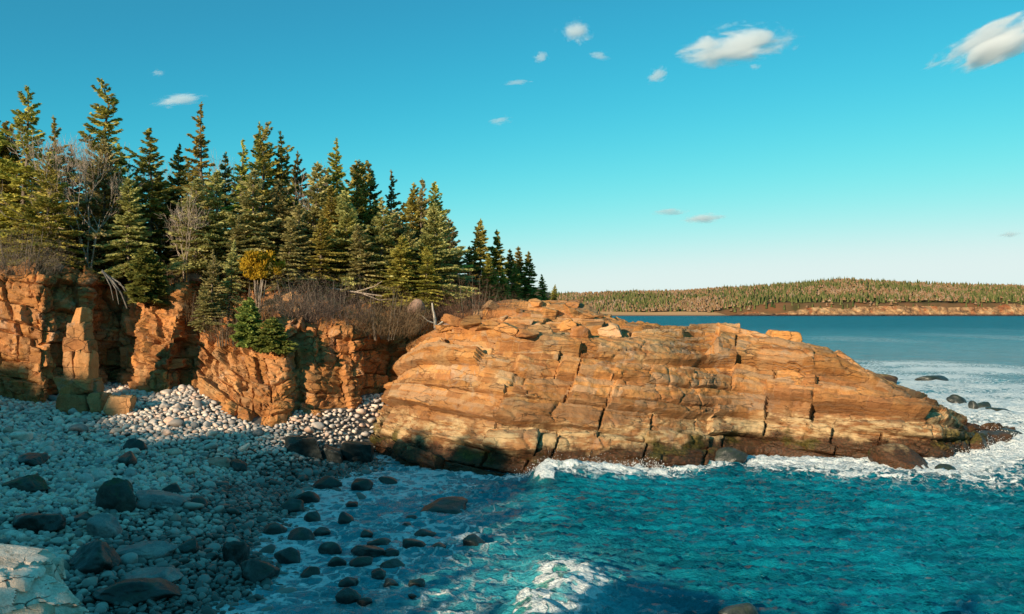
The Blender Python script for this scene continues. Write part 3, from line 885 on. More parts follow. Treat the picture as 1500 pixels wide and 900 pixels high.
# ------------------------------------------------------------------ boulders
def hit(px, py, fn):
    Y = 30.0
    for _ in range(60):
        X = (px - 750) / FPX * Y
        zt = float(fn(X, Y))
        Y += 0.5 * (Yz(py, min(zt, 8.5)) - Y)
    return (px - 750) / FPX * Y, Y, zt
def rock(name, mat, X, Y, z, w, d, h, seed, kind='stone', rotz=None, btilt=0.24, tilt=0.12, level=4, p=9.0, bury=0.3):
    if kind == 'stone':
        v, f = stone(level, seed, 15, p, 0.05)
        if p > 9.5:
            fh, ft, fe = facets(v, 0.55, seed); v = v * (1 + 0.07 * fh + 0.16 * ft)[:, None]
    else:
        v, f = block(13, seed, 0.80, btilt, 34.0, 0.015)
        fh, ft, fe = facets(v, 0.8, seed); v = v * (1 + 0.09 * fh + 0.14 * ft)[:, None]
    rr = np.random.default_rng(seed + 77)
    v = v * (np.array([w, d, h]) / 2)
    me = make_mesh(name, v, f, mat, True, {'blk': np.full(len(v), rr.random()), 'rnd': np.full(len(v), rr.random())}, 34 if kind == 'block' else None)
    o = link(name, me, None, (X, Y, z + h * (0.5 - bury)), (rr.normal() * tilt, rr.normal() * tilt, rr.uniform(-0.5, 0.5) if rotz is None else rotz))
    return o
def bz0(X, Y): return np.maximum(beach_z(X, Y), -0.0)

BL = [  # px, py, w, h (photo pixels), material, label
    (197, 668, 36, 21, M_dark, 'dark wet boulder leaning on another in the middle of the pale upper beach'),
    (182, 690, 36, 24, M_dark, 'dark squat boulder just seaward of a leaning dark boulder on pale cobbles'),
    (39, 688, 48, 20, M_dark, 'low dark boulder half sunk in the pale cobbles inland of a mossy one'),
    (28, 730, 72, 34, M_moss, 'broad dark boulder with a green mossy back on the upper beach'),
    (165, 765, 58, 52, M_moss, 'tall rounded dark boulder with a mossy green crown among pale cobbles'),
    (25, 652, 38, 18, M_stone, 'large pale rounded boulder on the dry cobbles near the cliff'),
    (9, 640, 24, 12, M_pinkslab, 'small reddish boulder on the dry cobbles near the cliff'),
    (38, 792, 80, 44, M_dark, 'big dark block just behind the bleached granite ledge'),
    (125, 855, 78, 56, M_dark, 'big black boulder right beside the bleached granite ledge'),
    (203, 832, 84, 32, M_slab, 'grey cracked slab lying flat among dark cobbles'),
    (218, 868, 90, 30, M_slab, 'long grey slab lying across dark boulders near the water'),
    (190, 897, 112, 40, M_dark, 'very wide black boulder at the foot of the grey slabs'),
    (146, 797, 54, 34, M_slab, 'grey humped slab seaward of the mossy crowned boulder'),
    (226, 752, 80, 28, M_slab, 'wide grey bedrock slab showing through the cobbles beside the mossy crowned boulder'),
    (116, 772, 34, 18, M_dark, 'small dark boulder among pale cobbles'),
    (347, 698, 32, 20, M_dark, 'dark pointed boulder beside a flat pink slab'),
    (315, 688, 46, 14, M_pinkslab, 'flat pinkish slab lying level with the cobbles'),
    (270, 820, 36, 24, M_dark, 'dark lumpy boulder beside the grey cracked slab'),
    (288, 748, 32, 18, M_dark, 'small dark boulder in the wet band of the beach'),
    (341, 842, 50, 44, M_dark, 'tall black boulder among wet dark cobbles near the water'),
    (249, 728, 30, 15, M_dark, 'small dark boulder among pale cobbles'),
    (372, 865, 60, 40, M_dark, 'black boulder at the edge of the shallows'),
    (476, 722, 42, 20, M_dark, None), (528, 727, 42, 26, M_dark, 'blocky dark boulder standing alone in the white wash below the gully'),
    (568, 712, 34, 12, M_dark, None), (652, 755, 74, 17, M_dark, 'long low dark slab of rock lying in the wash'),
    (601, 765, 20, 9, M_dark, None), (594, 777, 20, 9, M_dark, None), (621, 793, 32, 15, M_dark, None),
    (601, 811, 40, 19, M_dark, None), (643, 808, 25, 10, M_dark, None), (695, 807, 40, 17, M_dark, 'dark oval rock furthest out from the beach cobbles'),
    (536, 791, 24, 12, M_dark, None), (556, 806, 36, 15, M_dark, None), (533, 823, 54, 20, M_dark, None), (526, 836, 42, 18, M_dark, None), (571, 838, 36, 15, M_dark, None),
    (570, 819, 28, 12, M_dark, None), (552, 852, 28, 14, M_dark, None), (571, 864, 24, 13, M_dark, None), (611, 867, 28, 16, M_dark, None), (603, 878, 15, 7, M_dark, None),
    (505, 774, 32, 20, M_dark, None), (513, 747, 26, 11, M_dark, None), (489, 836, 32, 15, M_dark, None), (507, 866, 30, 19, M_dark, None), (506, 890, 36, 21, M_dark, None),
    (533, 888, 20, 9, M_dark, None), (481, 819, 32, 19, M_dark, None), (523, 683, 15, 7, M_dark, None), (447, 745, 34, 20, M_dark, None), (455, 770, 30, 18, M_dark, None), (470, 790, 28, 16, M_dark, None), (455, 850, 30, 18, M_dark, None), (440, 800, 40, 24, M_dark, None), (425, 760, 44, 22, M_dark, None), (420, 835, 44, 26, M_dark, None), (400, 790, 36, 22, M_dark, None)]
taken = []
for k, (px, py, w, h, m, lab) in enumerate(BL):
    X, Y, zt = hit(px, py - h * 0.25, bz0)
    s = Y / FPX
    flat = 'slab' in (lab or '')
    o = rock('beach_slab' if flat else ('beach_boulder' if lab else 'wet_rock'), m, X, Y + w * s * 0.3, zt, w * s * 0.92, w * s * (0.85 if flat else 0.7), h * s * (0.95 if w > 60 else 1.2), 900 + k, rotz=0.0 if w > 60 else None, bury=0.34, p=16 if (flat or w > 44) else 9, level=5 if w > 44 else 4)
    taken.append((X, Y + w * s * 0.3, w * s * 0.30))
    if lab: tag(o, lab, 'slab' if flat else 'boulder', 'boulders on the beach')
    elif X > -9.3: tag(o, 'rounded black wet rock standing in the foamy shallows off the beach', 'rock', 'black rocks in the shallows')
    else: tag(o, 'rounded black wet rock at the edge of the cobbles and the wash', 'rock', 'black rocks along the water edge')

SR = [(1296, 566, 52, 18, 0.4, 'brown wet rock awash just behind the headland'), (1372, 560, 40, 9, 0.2, 'long low brown rock awash in surf beyond the headland'),
      (1407, 594, 30, 14, 0.2, 'blocky rock standing in white surf off the headland tip'), (1429, 603, 16, 14, 0.2, 'small round red rock in white surf'), (1443, 600, 22, 10, 0.2, 'small flat rock beside a round red rock in white surf'),
      (1470, 606, 40, 8, 0.1, 'thin dark rock barely showing in the surf'), (1070, 679, 60, 20, 0.3, 'dark smooth rock with white water draining round it at the headland foot'), (1330, 686, 84, 30, 0.1, 'seaweed covered brown mound of rock at the foot of the headland'), (1390, 690, 30, 10, 0.0, 'low wet rock in foam beside the seaweed covered mound'),
      (1455, 650, 60, 16, 0.1, 'dark ribbed rock running into surf off the headland tip'), (1485, 641, 40, 9, 0.1, 'last low dark rock trailing off the headland tip'), (1085, 908, 56, 18, 0.1, 'dark rock top just breaking the open water near the viewpoint')]
for k, (px, py, w, h, z, lab) in enumerate(SR):
    Y = Yz(py, 0.0); s = Y / FPX
    o = rock('surf_rock', M_rock if k in (0, 7, 9) else M_dark, (px - 750) * s, Y + w * s * 0.25, 0, w * s * 1.1, w * s * 0.7, h * s * 1.5, 1500 + k, rotz=0.0, bury=0.35)
    tag(o, lab, 'rock', 'rocks awash round the headland')

# ------------------------------------------------------------------ bleached granite ledge in the foreground
def ledge():
    Y0 = 10.5
    parts = []
    e = link('granite_ledge', None, None, (-7.4, Y0, 4.6))
    specs = [((-7.25, 10.3, 6.02), (4.2, 1.3, 0.72), 31, (0.03, 0.19, 0.03)), ((-7.42, 9.85, 5.95), (4.3, 1.35, 0.55), 32, (0.02, 0.13, -0.02)), ((-7.25, 9.95, 5.12), (4.3, 1.7, 1.4), 33, (0.02, 0.04, 0.03))]
    for c, d, sd, rt in specs:
        v, f = block(44, sd, 0.78, 0.10, 16, 0.0)
        v = v * np.array(d) / 2
        n = v / np.linalg.norm(v, axis=1, keepdims=True)
        ridge = 1 - np.abs(fbm(v, 0.9, 4, sd + 9))
        v = v + n * (0.10 * fbm(v, 1.3, 5, sd) - 0.07 * (ridge > 0.955) + 0.012 * fbm(v, 9, 3, sd + 2))[:, None]
        fh, ft, fe = facets(v + 0.15 * fbm(v, 1.1, 3, sd + 4)[:, None], 0.55, sd, (2.6, 1.2, 0.5))
        v = v + n * (0.05 * fh + 0.16 * ft - 0.03 * np.exp(-(fe / 0.03) ** 2))[:, None]
        o = link('granite_slab', make_mesh('granite_slab', v, f, M_foreb if sd == 33 else M_fore, True, None, 30), e, np.array(c) - np.array([-7.4, Y0, 4.6]), rt)
    tag(e, 'bleached pale granite ledge of stacked cracked slabs above the beach', 'rock ledge')
ledge()

# ------------------------------------------------------------------ cobbles
rr = np.random.default_rng(21)
cellh = {}
placed = []
def try_put(X, Y, r_, ov):
    ci, cj = int(X // 0.9), int(Y // 0.9)
    for a in (-1, 0, 1):
        for b in (-1, 0, 1):
            for (x2, y2, r2) in cellh.get((ci + a, cj + b), ()):
                if (x2 - X) ** 2 + (y2 - Y) ** 2 < (ov * (r_ + r2)) ** 2: return False
    cellh.setdefault((ci, cj), []).append((X, Y, r_))
    placed.append((X, Y, r_))
    return True
for (x2, y2, r2) in taken:
    for q in range(1 if r2 < 0.8 else 5):
        ang = q * 1.25
        xx, yy, r3 = (x2, y2, r2) if r2 < 0.8 else (x2 + 0.5 * r2 * math.cos(ang), y2 + 0.5 * r2 * math.sin(ang), r2 * 0.5)
        cellh.setdefault((int(xx // 0.9), int(yy // 0.9)), []).append((xx, yy, min(r3, 0.8)))
cliffY = lambda X: np.interp(X, C[:, 0], C[:, 1])
for n, (r0, r1), ov in ((450, (0.20, 0.34), 0.9), (40000, (0.105, 0.185), 0.80), (70000, (0.06, 0.10), 0.74)):
    Ys = 21 + 40 * rr.random(n) ** 1.05; Xs = -36 + 33 * rr.random(n); Rs = r0 + (r1 - r0) * rr.random(n) ** 1.6
    for X, Y, r_ in zip(Xs, Ys, Rs):
        if X < -0.577 * Y - 3.5 or Y > cliffY(X) + 0.2: continue
        if X > -9.6 and rr.random() > math.exp((-9.6 - X) * (0.40 if Y < 45 else 0.8)): continue
        if r_ < 0.105 and Y > 44 and rr.random() < 0.5: continue
        try_put(X, Y, r_, ov)
PL = np.array(placed)
bzp = beach_z(PL[:, 0], PL[:, 1])
vis = (np.abs(PL[:, 0]) < 0.577 * PL[:, 1]) & (bzp > -0.30)
pyy = HORY + (CAMZ - bzp) / PL[:, 1] * FPX
vis &= pyy < 900
score = np.where(vis, PL[:, 2] / PL[:, 1], 0)
top = np.argsort(-score)[:285]
istop = np.zeros(len(PL), bool); istop[top] = True
prot3 = [stone(3, 2000 + k, 9, 4.5, 0.03) for k in range(16)]
prot2 = [stone(2, 2100 + k, 8, 4.0, 0.02) for k in range(16)]
VL, FL, RL, n0 = [], [], [], 0
def rotm(a, b, c):
    return np.array(Matrix.Rotation(a, 3, 'Z') @ Matrix.Rotation(b, 3, 'X') @ Matrix.Rotation(c, 3, 'Y'))
pmesh = [make_mesh('beach_cobble', v, f, M_stone, True, {'rnd': np.full(len(v), (k + 0.5) / 16)}) for k, (v, f) in enumerate(prot3)]
for i, (X, Y, r_) in enumerate(placed):
    a = (rr.uniform(0, 6.28), rr.normal() * 0.25, rr.normal() * 0.25)
    s = np.array([r_ * rr.uniform(1.02, 1.35), r_ * rr.uniform(0.9, 1.1), r_ * rr.uniform(0.62, 0.85)])
    zc = float(bzp[i]) + s[2] * 0.55 + (0.0 if r_ > 0.13 else 0.01)
    k = int(rr.integers(16))
    if istop[i]:
        o = link('beach_cobble', pmesh[k], None, (X, Y, zc), Matrix(rotm(*a)).to_euler(), s)
        zz = float(bzp[i])
        if zz < 0.02: tag(o, 'rounded wet cobble poking out of the shallows at the water edge', 'cobble', 'cobbles in the shallows')
        elif zz < 1.0: tag(o, 'dark wet rounded cobble on the lower beach near the water', 'cobble', 'wet cobbles of the lower beach')
        else: tag(o, 'large pale rounded granite cobble on the dry upper beach', 'cobble', 'dry cobbles of the upper beach')
        continue
    v, f = (prot3 if Y < 34 and r_ > 0.13 else prot2)[k]
    VL.append((v * s) @ rotm(*a).T + np.array([X, Y, zc])); FL.append(f + n0); n0 += len(v); RL.append(np.full(len(v), rr.random()))
stuff(link('beach_cobbles', make_mesh('beach_cobbles', np.concatenate(VL), np.concatenate(FL), M_stone, True, {'rnd': np.concatenate(RL)})), 'thousands of small rounded cobbles covering the cove beach', 'cobbles')

# ------------------------------------------------------------------ rock pillar and its neighbours
def box_px(x0, x1, y0, y1, Y, depth, mat, seed, parent=None, name='rock_block', shear=0.0, n=16, taper=0.0, chamf=0.86):
    a, b = P(x0, y1, Y), P(x1, y0, Y)
    w, h = (b[0] - a[0]), (b[2] - a[2])
    v, f = block(n, seed, chamf * 0.93, 0.09, 18, 0.012)
    v = v * np.array([w, depth, h]) / 2 * 1.10
    t = (v[:, 2] / h + 0.5)
    v[:, 0] = v[:, 0] * (1 - taper * t) + shear * t
    r3 = np.random.default_rng(seed)
    v = v + 0.10 * np.stack([fbm(v + seed, 1.3, 4, seed), fbm(v + seed, 1.3, 4, seed + 1), fbm(v + seed, 1.3, 4, seed + 2)], -1)
    fh, ft, fe = facets(v, 0.55, seed)
    v = v * (1 + (0.10 * fh + 0.22 * ft))[:, None]
    me = make_mesh(name, v, f, mat, True, {'blk': np.full(len(v), r3.uniform(0.3, 1.0))}, 30)
    loc = np.array([(a[0] + b[0]) / 2, Y + depth / 2, (a[2] + b[2]) / 2])
    if parent is not None: loc = loc - np.array(parent.location)
    return link(name, me, parent, loc, (0, 0, float(r3.normal() * 0.05)))
pb = P(105, 606, 52.0)
pillar = link('rock_pillar', None, None, pb)
for k, (x0, x1, y0, y1, Y, d, sh, tp, ch) in enumerate([(78, 129, 577, 612, 51.9, 2.0, 0, 0.04, 0.85), (128, 149, 578, 612, 51.9, 1.3, 0, 0.05, 0.8), (80, 130, 556, 578.5, 52.1, 1.8, 0, 0.05, 0.85), (129, 141, 560, 580, 52.5, 1.1, 0, 0.1, 0.8),
        (91, 109, 517, 557, 52.25, 1.5, 0.03, 0.05, 0.9), (108, 128, 517, 557.5, 52.15, 1.6, 0, 0.02, 0.9), (91, 128, 498, 518, 52.3, 1.4, 0.0, 0.06, 0.85), (96, 123, 474, 499, 52.4, 1.25, 0.05, 0.10, 0.88), (103, 123, 450, 475, 52.5, 1.0, 0.16, 0.55, 0.95)]):
    box_px(x0, x1, y0, y1, Y, d, M_cliff, 400 + k, pillar, shear=sh, taper=tp, chamf=ch)
tag(pillar, 'tall tapering orange granite pillar of stacked blocks standing on the cobbles', 'rock pillar')
def stone_px(x0, x1, y0, y1, Y, mat, seed, label):
    a, b = P(x0, y1, Y), P(x1, y0, Y)
    o = rock('fallen_block', mat, (a[0] + b[0]) / 2, Y, a[2], (b[0] - a[0]) * 1.08, (b[0] - a[0]) * 0.8, (b[2] - a[2]) * 1.25, seed, 'block', rotz=0.1, bury=0.2, btilt=0.15)
    tag(o, label, 'rock')
stone_px(162, 194, 578, 606, 51.9, M_cliff, 431, 'squat orange block standing alone on the cobbles beside the pillar')
stone_px(425, 465, 640, 668, 50.6, M_dark, 434, 'shadow-dark wet block in the mouth of the gully')  # gully blocks: wet rock with the shadow on them put into its dark colour
stone_px(470, 500, 655, 676, 51.0, M_dark, 435, 'wide shadow-dark wet block at the head of the wash')
stone_px(505, 545, 648, 672, 52.0, M_dark, 436, 'shadow-dark wet block against the foot of the headland at the gully')
# square block on the crest of the headland
Yb = np.interp(22, frX, frY) + 11.5
tag(box_px(1132, 1178, 487, 513, Yb, 1.8, M_rock, 440, None, 'perched_block', taper=0.03, chamf=0.95), 'square orange block perched on the crest of the headland', 'rock')

# loose blocks strewn over the top of the headland
rr = np.random.default_rng(66)
LB = [(705, 462), (722, 452), (738, 470), (745, 486), (760, 458), (772, 475), (785, 452), (795, 487), (806, 466), (815, 452), (828, 480), (840, 462), (850, 492), (858, 470), (870, 484), (878, 466), (890, 478), (770, 494), (690, 478), (668, 484), (648, 482), (652, 490), (720, 488), (838, 450), (800, 447), (895, 490)]
for k, (px, py) in enumerate(LB):
    best = None
    for Y in np.arange(48, 80, 0.25):
        X = (px - 750) / FPX * Y
        zt = head_top(X, Y); zr_ = CAMZ - (py - HORY) / FPX * Y
        if zt >= zr_: best = (X, Y, zt); break
    if best is None:
        Y = 66; X = (px - 750) / FPX * Y; best = (X, Y, head_top(X, Y))
    X, Y, zt = best
    w = rr.uniform(0.5, 1.45)
    o = rock('loose_rock', M_rock, X, Y, zt, w, w * rr.uniform(0.6, 1.0), w * rr.uniform(0.35, 0.6), 1700 + k, 'block', tilt=0.2, bury=0.42)
    tag(o, 'loose angular orange block strewn on the broken top of the headland', 'rock', 'loose blocks on top of the headland')

# ------------------------------------------------------------------ spruces
def kites(p, d, ln, wd, nrm):
    s = np.cross(d, nrm); s /= np.linalg.norm(s, axis=1, keepdims=True) + 1e-9
    V = np.stack([p - d * ln[:, None] * 0.5, p + s * wd[:, None] * 0.5, p + d * ln[:, None] * 0.5, p - s * wd[:, None] * 0.5], 1).reshape(-1, 3)
    F = np.arange(len(p) * 4).reshape(-1, 4)
    return V, F
def unit(a): return a / (np.linalg.norm(a, axis=-1, keepdims=True) + 1e-9)

def spruce(seed, H, R, h0=0.06, gap=0.1, dens=40, droop=0.25, power=0.8, dead=0.15, leafy=1.0):
    r = np.random.default_rng(seed)
    tp = [np.array([0.0, 0, -0.4])]
    for k in range(1, 9): tp.append(np.array([r.normal() * 0.02 * H * 0.4, r.normal() * 0.02 * H * 0.4, H * k / 8]))
    tp = np.array(tp)
    trunk = tube(tp, [0.017 * H * (1 - 0.93 * k / 8) + 0.008 for k in range(9)], 7)
    Ps, Ds, Ls, Ws, Ns, Ts = [], [], [], [], [], []
    limbs = []
    h = h0 * H
    wa, wk = r.uniform(0, 6.28), r.uniform(0.1, 0.32)
    while h < 0.985 * H:
        rel = (h - h0 * H) / (H * (1 - h0))
        whl = r.uniform(0.7, 1.15)
        nb = int(r.integers(4, 8)) if rel < 0.8 else int(r.integers(3, 6))
        a0 = r.uniform(0, 6.28)
        for k in range(nb):
            if r.random() < gap: continue
            az_ = a0 + 6.283 * k / nb + r.normal() * 0.25
            L = R * ((1 - rel) ** power) * min(1.0, 0.62 + rel * 2.2) * r.uniform(0.5, 1.28) * whl * 1.16 + 0.10 * (1 - rel) + 0.06
            L *= 1 + wk * math.cos(az_ - wa + 2.0 * rel)
            e = math.radians(-16 + 58 * rel ** 1.2) + r.normal() * 0.10
            dh = np.array([math.cos(az_), math.sin(az_), 0]); lat = np.array([-math.sin(az_), math.cos(az_), 0])
            z0 = h + r.normal() * 0.012 * H
            cx = np.array([np.interp(z0, tp[:, 2], tp[:, 0]), np.interp(z0, tp[:, 2], tp[:, 1]), z0])
            def axis(t):
                return cx + dh * (L * math.cos(e) * t)[:, None] + np.array([0, 0, 1.0]) * ((L * math.sin(e) * t) - droop * L * t ** 1.5 * (1 - rel) + 0.30 * droop * L * t ** 4)[:, None]
            isdead = rel < 0.35 and r.random() < dead
            tt = np.linspace(0, 1, 4)
            limbs.append(tube(axis(tt), [0.0035 * H * (1 - rel * 0.7) * (1 - 0.8 * q) + 0.004 for q in tt], 3))
            if isdead: continue
            n = max(12, int(dens * 1.6 * L * leafy))
            t = 0.12 + 0.9 * r.random(n) ** 0.75
            w = (1.05 - t * 0.8) * 0.42 * L * r.uniform(-1, 1, n)
            sag = -0.18 * np.abs(w) + r.normal(size=n) * 0.035
            p = axis(t) + lat * w[:, None] + np.array([0, 0, 1.0]) * sag[:, None]
            d = unit(dh + lat * (np.sign(w) * r.uniform(0.3, 1.3, n))[:, None] + r.normal(size=(n, 3)) * 0.28)
            nr = unit(np.array([0, 0, 0.8]) + r.normal(size=(n, 3)) * 1.0)
            Ps.append(p); Ds.append(d); Ns.append(nr)
            sc_ = 0.75 + 0.35 * (1 - rel)
            Ls.append(r.uniform(0.22, 0.48, n) * sc_); Ws.append(r.uniform(0.085, 0.185, n) * sc_)
            Ts.append(np.clip(r.uniform(0.25, 0.75) + r.normal(size=n) * 0.2, 0, 1))
        h += H * r.uniform(0.020, 0.034) * (1.0 if rel < 0.75 else 0.85)
    # leader
    n = 26
    Ps.append(np.stack([tp[-1, 0] + r.normal(size=n) * 0.04, tp[-1, 1] + r.normal(size=n) * 0.04, H * (0.94 + 0.07 * r.random(n))], -1))
    Ds.append(unit(np.array([0, 0, 1.0]) + r.normal(size=(n, 3)) * 0.35)); Ns.append(unit(r.normal(size=(n, 3)))); Ls.append(r.uniform(0.2, 0.35, n)); Ws.append(r.uniform(0.05, 0.09, n)); Ts.append(r.random(n))
    V, F = kites(np.concatenate(Ps), np.concatenate(Ds), np.concatenate(Ls), np.concatenate(Ws), np.concatenate(Ns))
    tone = np.repeat(np.concatenate(Ts), 4)
    return trunk, (V, F, tone), join(limbs)

class Proto: pass
def proto(seed, mat, **kw):
    q = Proto(); tr, cr, lb = spruce(seed, **kw)
    q.H = kw['H']
    q.trunk = make_mesh('trunk', tr[0], tr[1], M_bark)
    q.crown = make_mesh('crown', cr[0], cr[1], mat, False, {'tone': cr[2]})
    q.limbs = make_mesh('branches', lb[0], lb[1], M_bark)
    return q
PR = {
    'tall': [proto(1, M_spruce, H=13, R=2.3, gap=0.22, dens=42, power=0.9), proto(2, M_spruce, H=13, R=2.0, gap=0.26, dens=44, power=0.95, h0=0.12), proto(21, M_spruce, H=13, R=2.5, gap=0.34, dens=46, power=0.75, h0=0.1), proto(22, M_lichen, H=12, R=2.1, gap=0.30, dens=44, power=0.85, h0=0.1, dead=0.3)],
    'dense': [proto(3, M_spruce, H=10, R=2.4, gap=0.06, dens=50), proto(4, M_spruce, H=10, R=2.1, gap=0.10, dens=50), proto(5, M_spruce, H=8, R=2.3, gap=0.04, dens=56, h0=0.03), proto(23, M_spruce, H=10, R=2.6, gap=0.2, dens=50, power=0.65), proto(24, M_lichen, H=9, R=2.4, gap=0.14, dens=52, power=0.7)],
    'dark': [proto(6, M_shade_spruce, H=12, R=2.2, gap=0.12, dens=46), proto(7, M_shade_spruce, H=11, R=1.9, gap=0.16, dens=46), proto(25, M_shade_spruce, H=11, R=2.4, gap=0.28, dens=46, power=0.7)],
    'lichen': [proto(8, M_lichen, H=9, R=2.3, gap=0.16, dens=46, dead=0.35, droop=0.4), proto(9, M_lichen, H=9, R=2.0, gap=0.2, dens=46, dead=0.4, droop=0.35)],
    'young': [proto(10, M_young, H=3.2, R=1.1, gap=0.04, dens=80, h0=0.02)],
    'slim': [proto(12, M_spruce, H=8, R=1.25, gap=0.12, dens=60), proto(13, M_spruce, H=8, R=1.4, gap=0.1, dens=56)],
}
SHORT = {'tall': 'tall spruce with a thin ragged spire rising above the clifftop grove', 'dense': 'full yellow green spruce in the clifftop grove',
         'dark': 'dark green spruce standing in the shade of the clifftop grove', 'lichen': 'greyish lichen hung spruce with dead lower boughs in the clifftop grove',
         'young': 'small bright green young spruce', 'slim': 'slim small spruce at the thin seaward end of the grove'}
tr_r = np.random.default_rng(88)
def plant(kind, X, Y, z0, H, wid=1.0, label=None, group='spruces of the clifftop grove', lean=0.035):
    q = PR[kind][int(tr_r.integers(len(PR[kind])))]
    s = H / q.H
    e = link('spruce_tree', None, None, (X, Y, z0), (tr_r.normal() * lean, tr_r.normal() * lean, tr_r.uniform(0, 6.28)), (s * wid, s * wid, s))
    link('trunk', q.trunk, e); link('crown', q.crown, e); link('branches', q.limbs, e)['kind'] = 'stuff'
    return tag(e, label or SHORT[kind], 'spruce', group)
TREES = [(30, 128, 64, 'tall', 1.15), (8, 178, 66, 'dense', 1.0), (66, 232, 60.5, 'dense', 0.95), (88, 172, 73, 'tall', 1.0), (160, 120, 68, 'tall', 1.2), (148, 205, 64, 'dense', 0.9), (190, 262, 63, 'lichen', 1.0), (222, 190, 66, 'dark', 1.1), (257, 212, 73, 'dark', 0.9),
         (244, 265, 68, 'dark', 1.0), (297, 155, 68, 'tall', 1.0), (285, 262, 63.5, 'lichen', 1.1), (322, 250, 64.5, 'lichen', 0.95), (350, 205, 70, 'tall', 1.0), (378, 180, 72, 'tall', 1.0), (396, 184, 74, 'dark', 0.9), (414, 196, 73, 'dark', 0.95), (372, 250, 65, 'lichen', 1.1), (402, 262, 66, 'lichen', 1.0),
         (455, 240, 68, 'lichen', 1.05), (440, 300, 65, 'lichen', 0.9), (497, 206, 70, 'tall', 1.1), (522, 236, 72, 'dense', 0.95), (546, 240, 74, 'dark', 0.9), (570, 250, 75, 'tall', 0.9), (480, 272, 66.5, 'dense', 0.95), (512, 282, 66, 'dense', 0.9), (560, 292, 66, 'lichen', 1.1), (594, 270, 72, 'dense', 0.9), (620, 263, 71, 'tall', 0.9), (634, 268, 73, 'dense', 0.85),
         (643, 300, 66.5, 'dense', 1.0), (660, 322, 71, 'dense', 0.85), (604, 330, 67, 'lichen', 0.9), (584, 310, 69, 'dense', 0.9), (700, 323, 84, 'slim', 1.0), (726, 338, 86, 'slim', 1.0), (713, 372, 82, 'slim', 1.2), (688, 362, 83, 'slim', 1.2), (745, 366, 91, 'slim', 1.1), (762, 362, 94, 'slim', 1.1), (777, 369, 93, 'slim', 1.0), (796, 402, 98, 'slim', 1.1), (752, 388, 88, 'slim', 1.2), (738, 395, 84, 'slim', 1.2), (811, 417, 104, 'slim', 1.3),
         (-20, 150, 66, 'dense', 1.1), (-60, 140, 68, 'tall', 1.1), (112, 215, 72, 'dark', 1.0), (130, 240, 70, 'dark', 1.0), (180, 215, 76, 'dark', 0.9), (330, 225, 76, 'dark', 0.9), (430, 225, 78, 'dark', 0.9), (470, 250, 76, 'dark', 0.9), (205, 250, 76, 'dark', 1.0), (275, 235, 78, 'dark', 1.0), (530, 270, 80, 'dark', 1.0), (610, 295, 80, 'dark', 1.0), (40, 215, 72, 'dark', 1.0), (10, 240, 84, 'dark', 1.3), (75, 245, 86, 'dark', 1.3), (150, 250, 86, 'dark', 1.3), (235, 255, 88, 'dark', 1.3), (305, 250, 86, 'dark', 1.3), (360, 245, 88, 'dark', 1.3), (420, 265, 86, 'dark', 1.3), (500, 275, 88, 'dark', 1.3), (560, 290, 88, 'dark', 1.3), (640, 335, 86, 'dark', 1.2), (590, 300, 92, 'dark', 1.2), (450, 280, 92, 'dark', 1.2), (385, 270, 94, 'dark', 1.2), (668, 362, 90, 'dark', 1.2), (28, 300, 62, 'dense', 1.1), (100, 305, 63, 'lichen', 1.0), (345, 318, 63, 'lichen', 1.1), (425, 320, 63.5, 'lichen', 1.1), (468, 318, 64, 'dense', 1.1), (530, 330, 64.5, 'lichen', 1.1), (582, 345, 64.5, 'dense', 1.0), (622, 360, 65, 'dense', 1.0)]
TLAB = {(30, 128): 'tall spruce with a thin spire right behind the pale brown cliff edge shrub', (160, 120): 'tallest spruce of the grove with a ragged top beside the wide pale leafless tree', (88, 172): 'thin topped spruce just showing behind the slender leafless tree',
        (297, 155): 'tall narrow spired spruce standing clear above the small pale leafless tree', (222, 190): 'dark pointed spruce directly behind the young spruce on the cliff edge', (497, 206): 'tall spruce with a separate tufted top above the middle mauve shrub',
        (643, 300): 'full spruce with boughs to the ground beside the bleached stump', (455, 240): 'lichen hung spruce behind the mauve shrub with a leafless treetop beside it', (560, 292): 'lichen hung spruce with dead limbs right behind the fallen log',
        (285, 262): 'lichen hung spruce beside the small pale leafless tree', (66, 232): 'full low boughed spruce between the pale brown shrub and the leafless trees', (700, 323): 'tallest of the slim spruces just beyond the dense grove', (726, 338): 'second tallest slim spruce just beyond the dense grove',
        (811, 417): 'last tiny spruce at the seaward end of the grove', (796, 402): 'small pointed spruce next to the last tiny one at the seaward end', (372, 250): 'broad lichen hung spruce right behind the golden yellow tree', (190, 262): 'lichen hung spruce above the grey dead tree with hanging roots',
        (620, 263): 'twin topped pair spruce, slimmer one, at the seaward edge of the dense grove', (594, 270): 'full spruce next inland from the twin topped pair', (660, 322): 'full low spruce behind the one with boughs to the ground', (8, 178): 'full spruce close beside the tall thin spire behind the pale brown shrub', (148, 205): 'full spruce directly in front of the tallest ragged one', (414, 196): 'darkest of the close trio of spires behind the golden yellow tree', (378, 180): 'tallest of the close trio of spires behind the golden yellow tree', (570, 250): 'thin spire poking out behind the full spruces above the fallen log', (634, 268): 'twin topped pair spruce, fuller one, at the seaward edge of the dense grove'}
for px, py, Y, kind, wd in TREES:
    X = (px - 750) / FPX * Y
    z0 = float(land_z(X, Y)) - 0.25
    if X > -2: z0 = max(z0 - 0.0, 8.2)
    H = CAMZ - (py - HORY) / FPX * Y - z0
    plant(kind, X, Y, z0, H, 1.10 * wd * (10.0 / max(H, 7.0)) ** 0.35, TLAB.get((px, py)))
def plant_px(kind, px, top, basepy, Y, wid, label):
    a = P(px, basepy, Y)
    return plant(kind, a[0], a[1], a[2] - 0.1, (basepy - top) * Y / FPX + 0.1, wid, label, 'small trees on the cliff')
plant_px('young', 212, 362, 434, 59.5, 1.15, 'small bright green young spruce on the cliff edge above the dark recess')
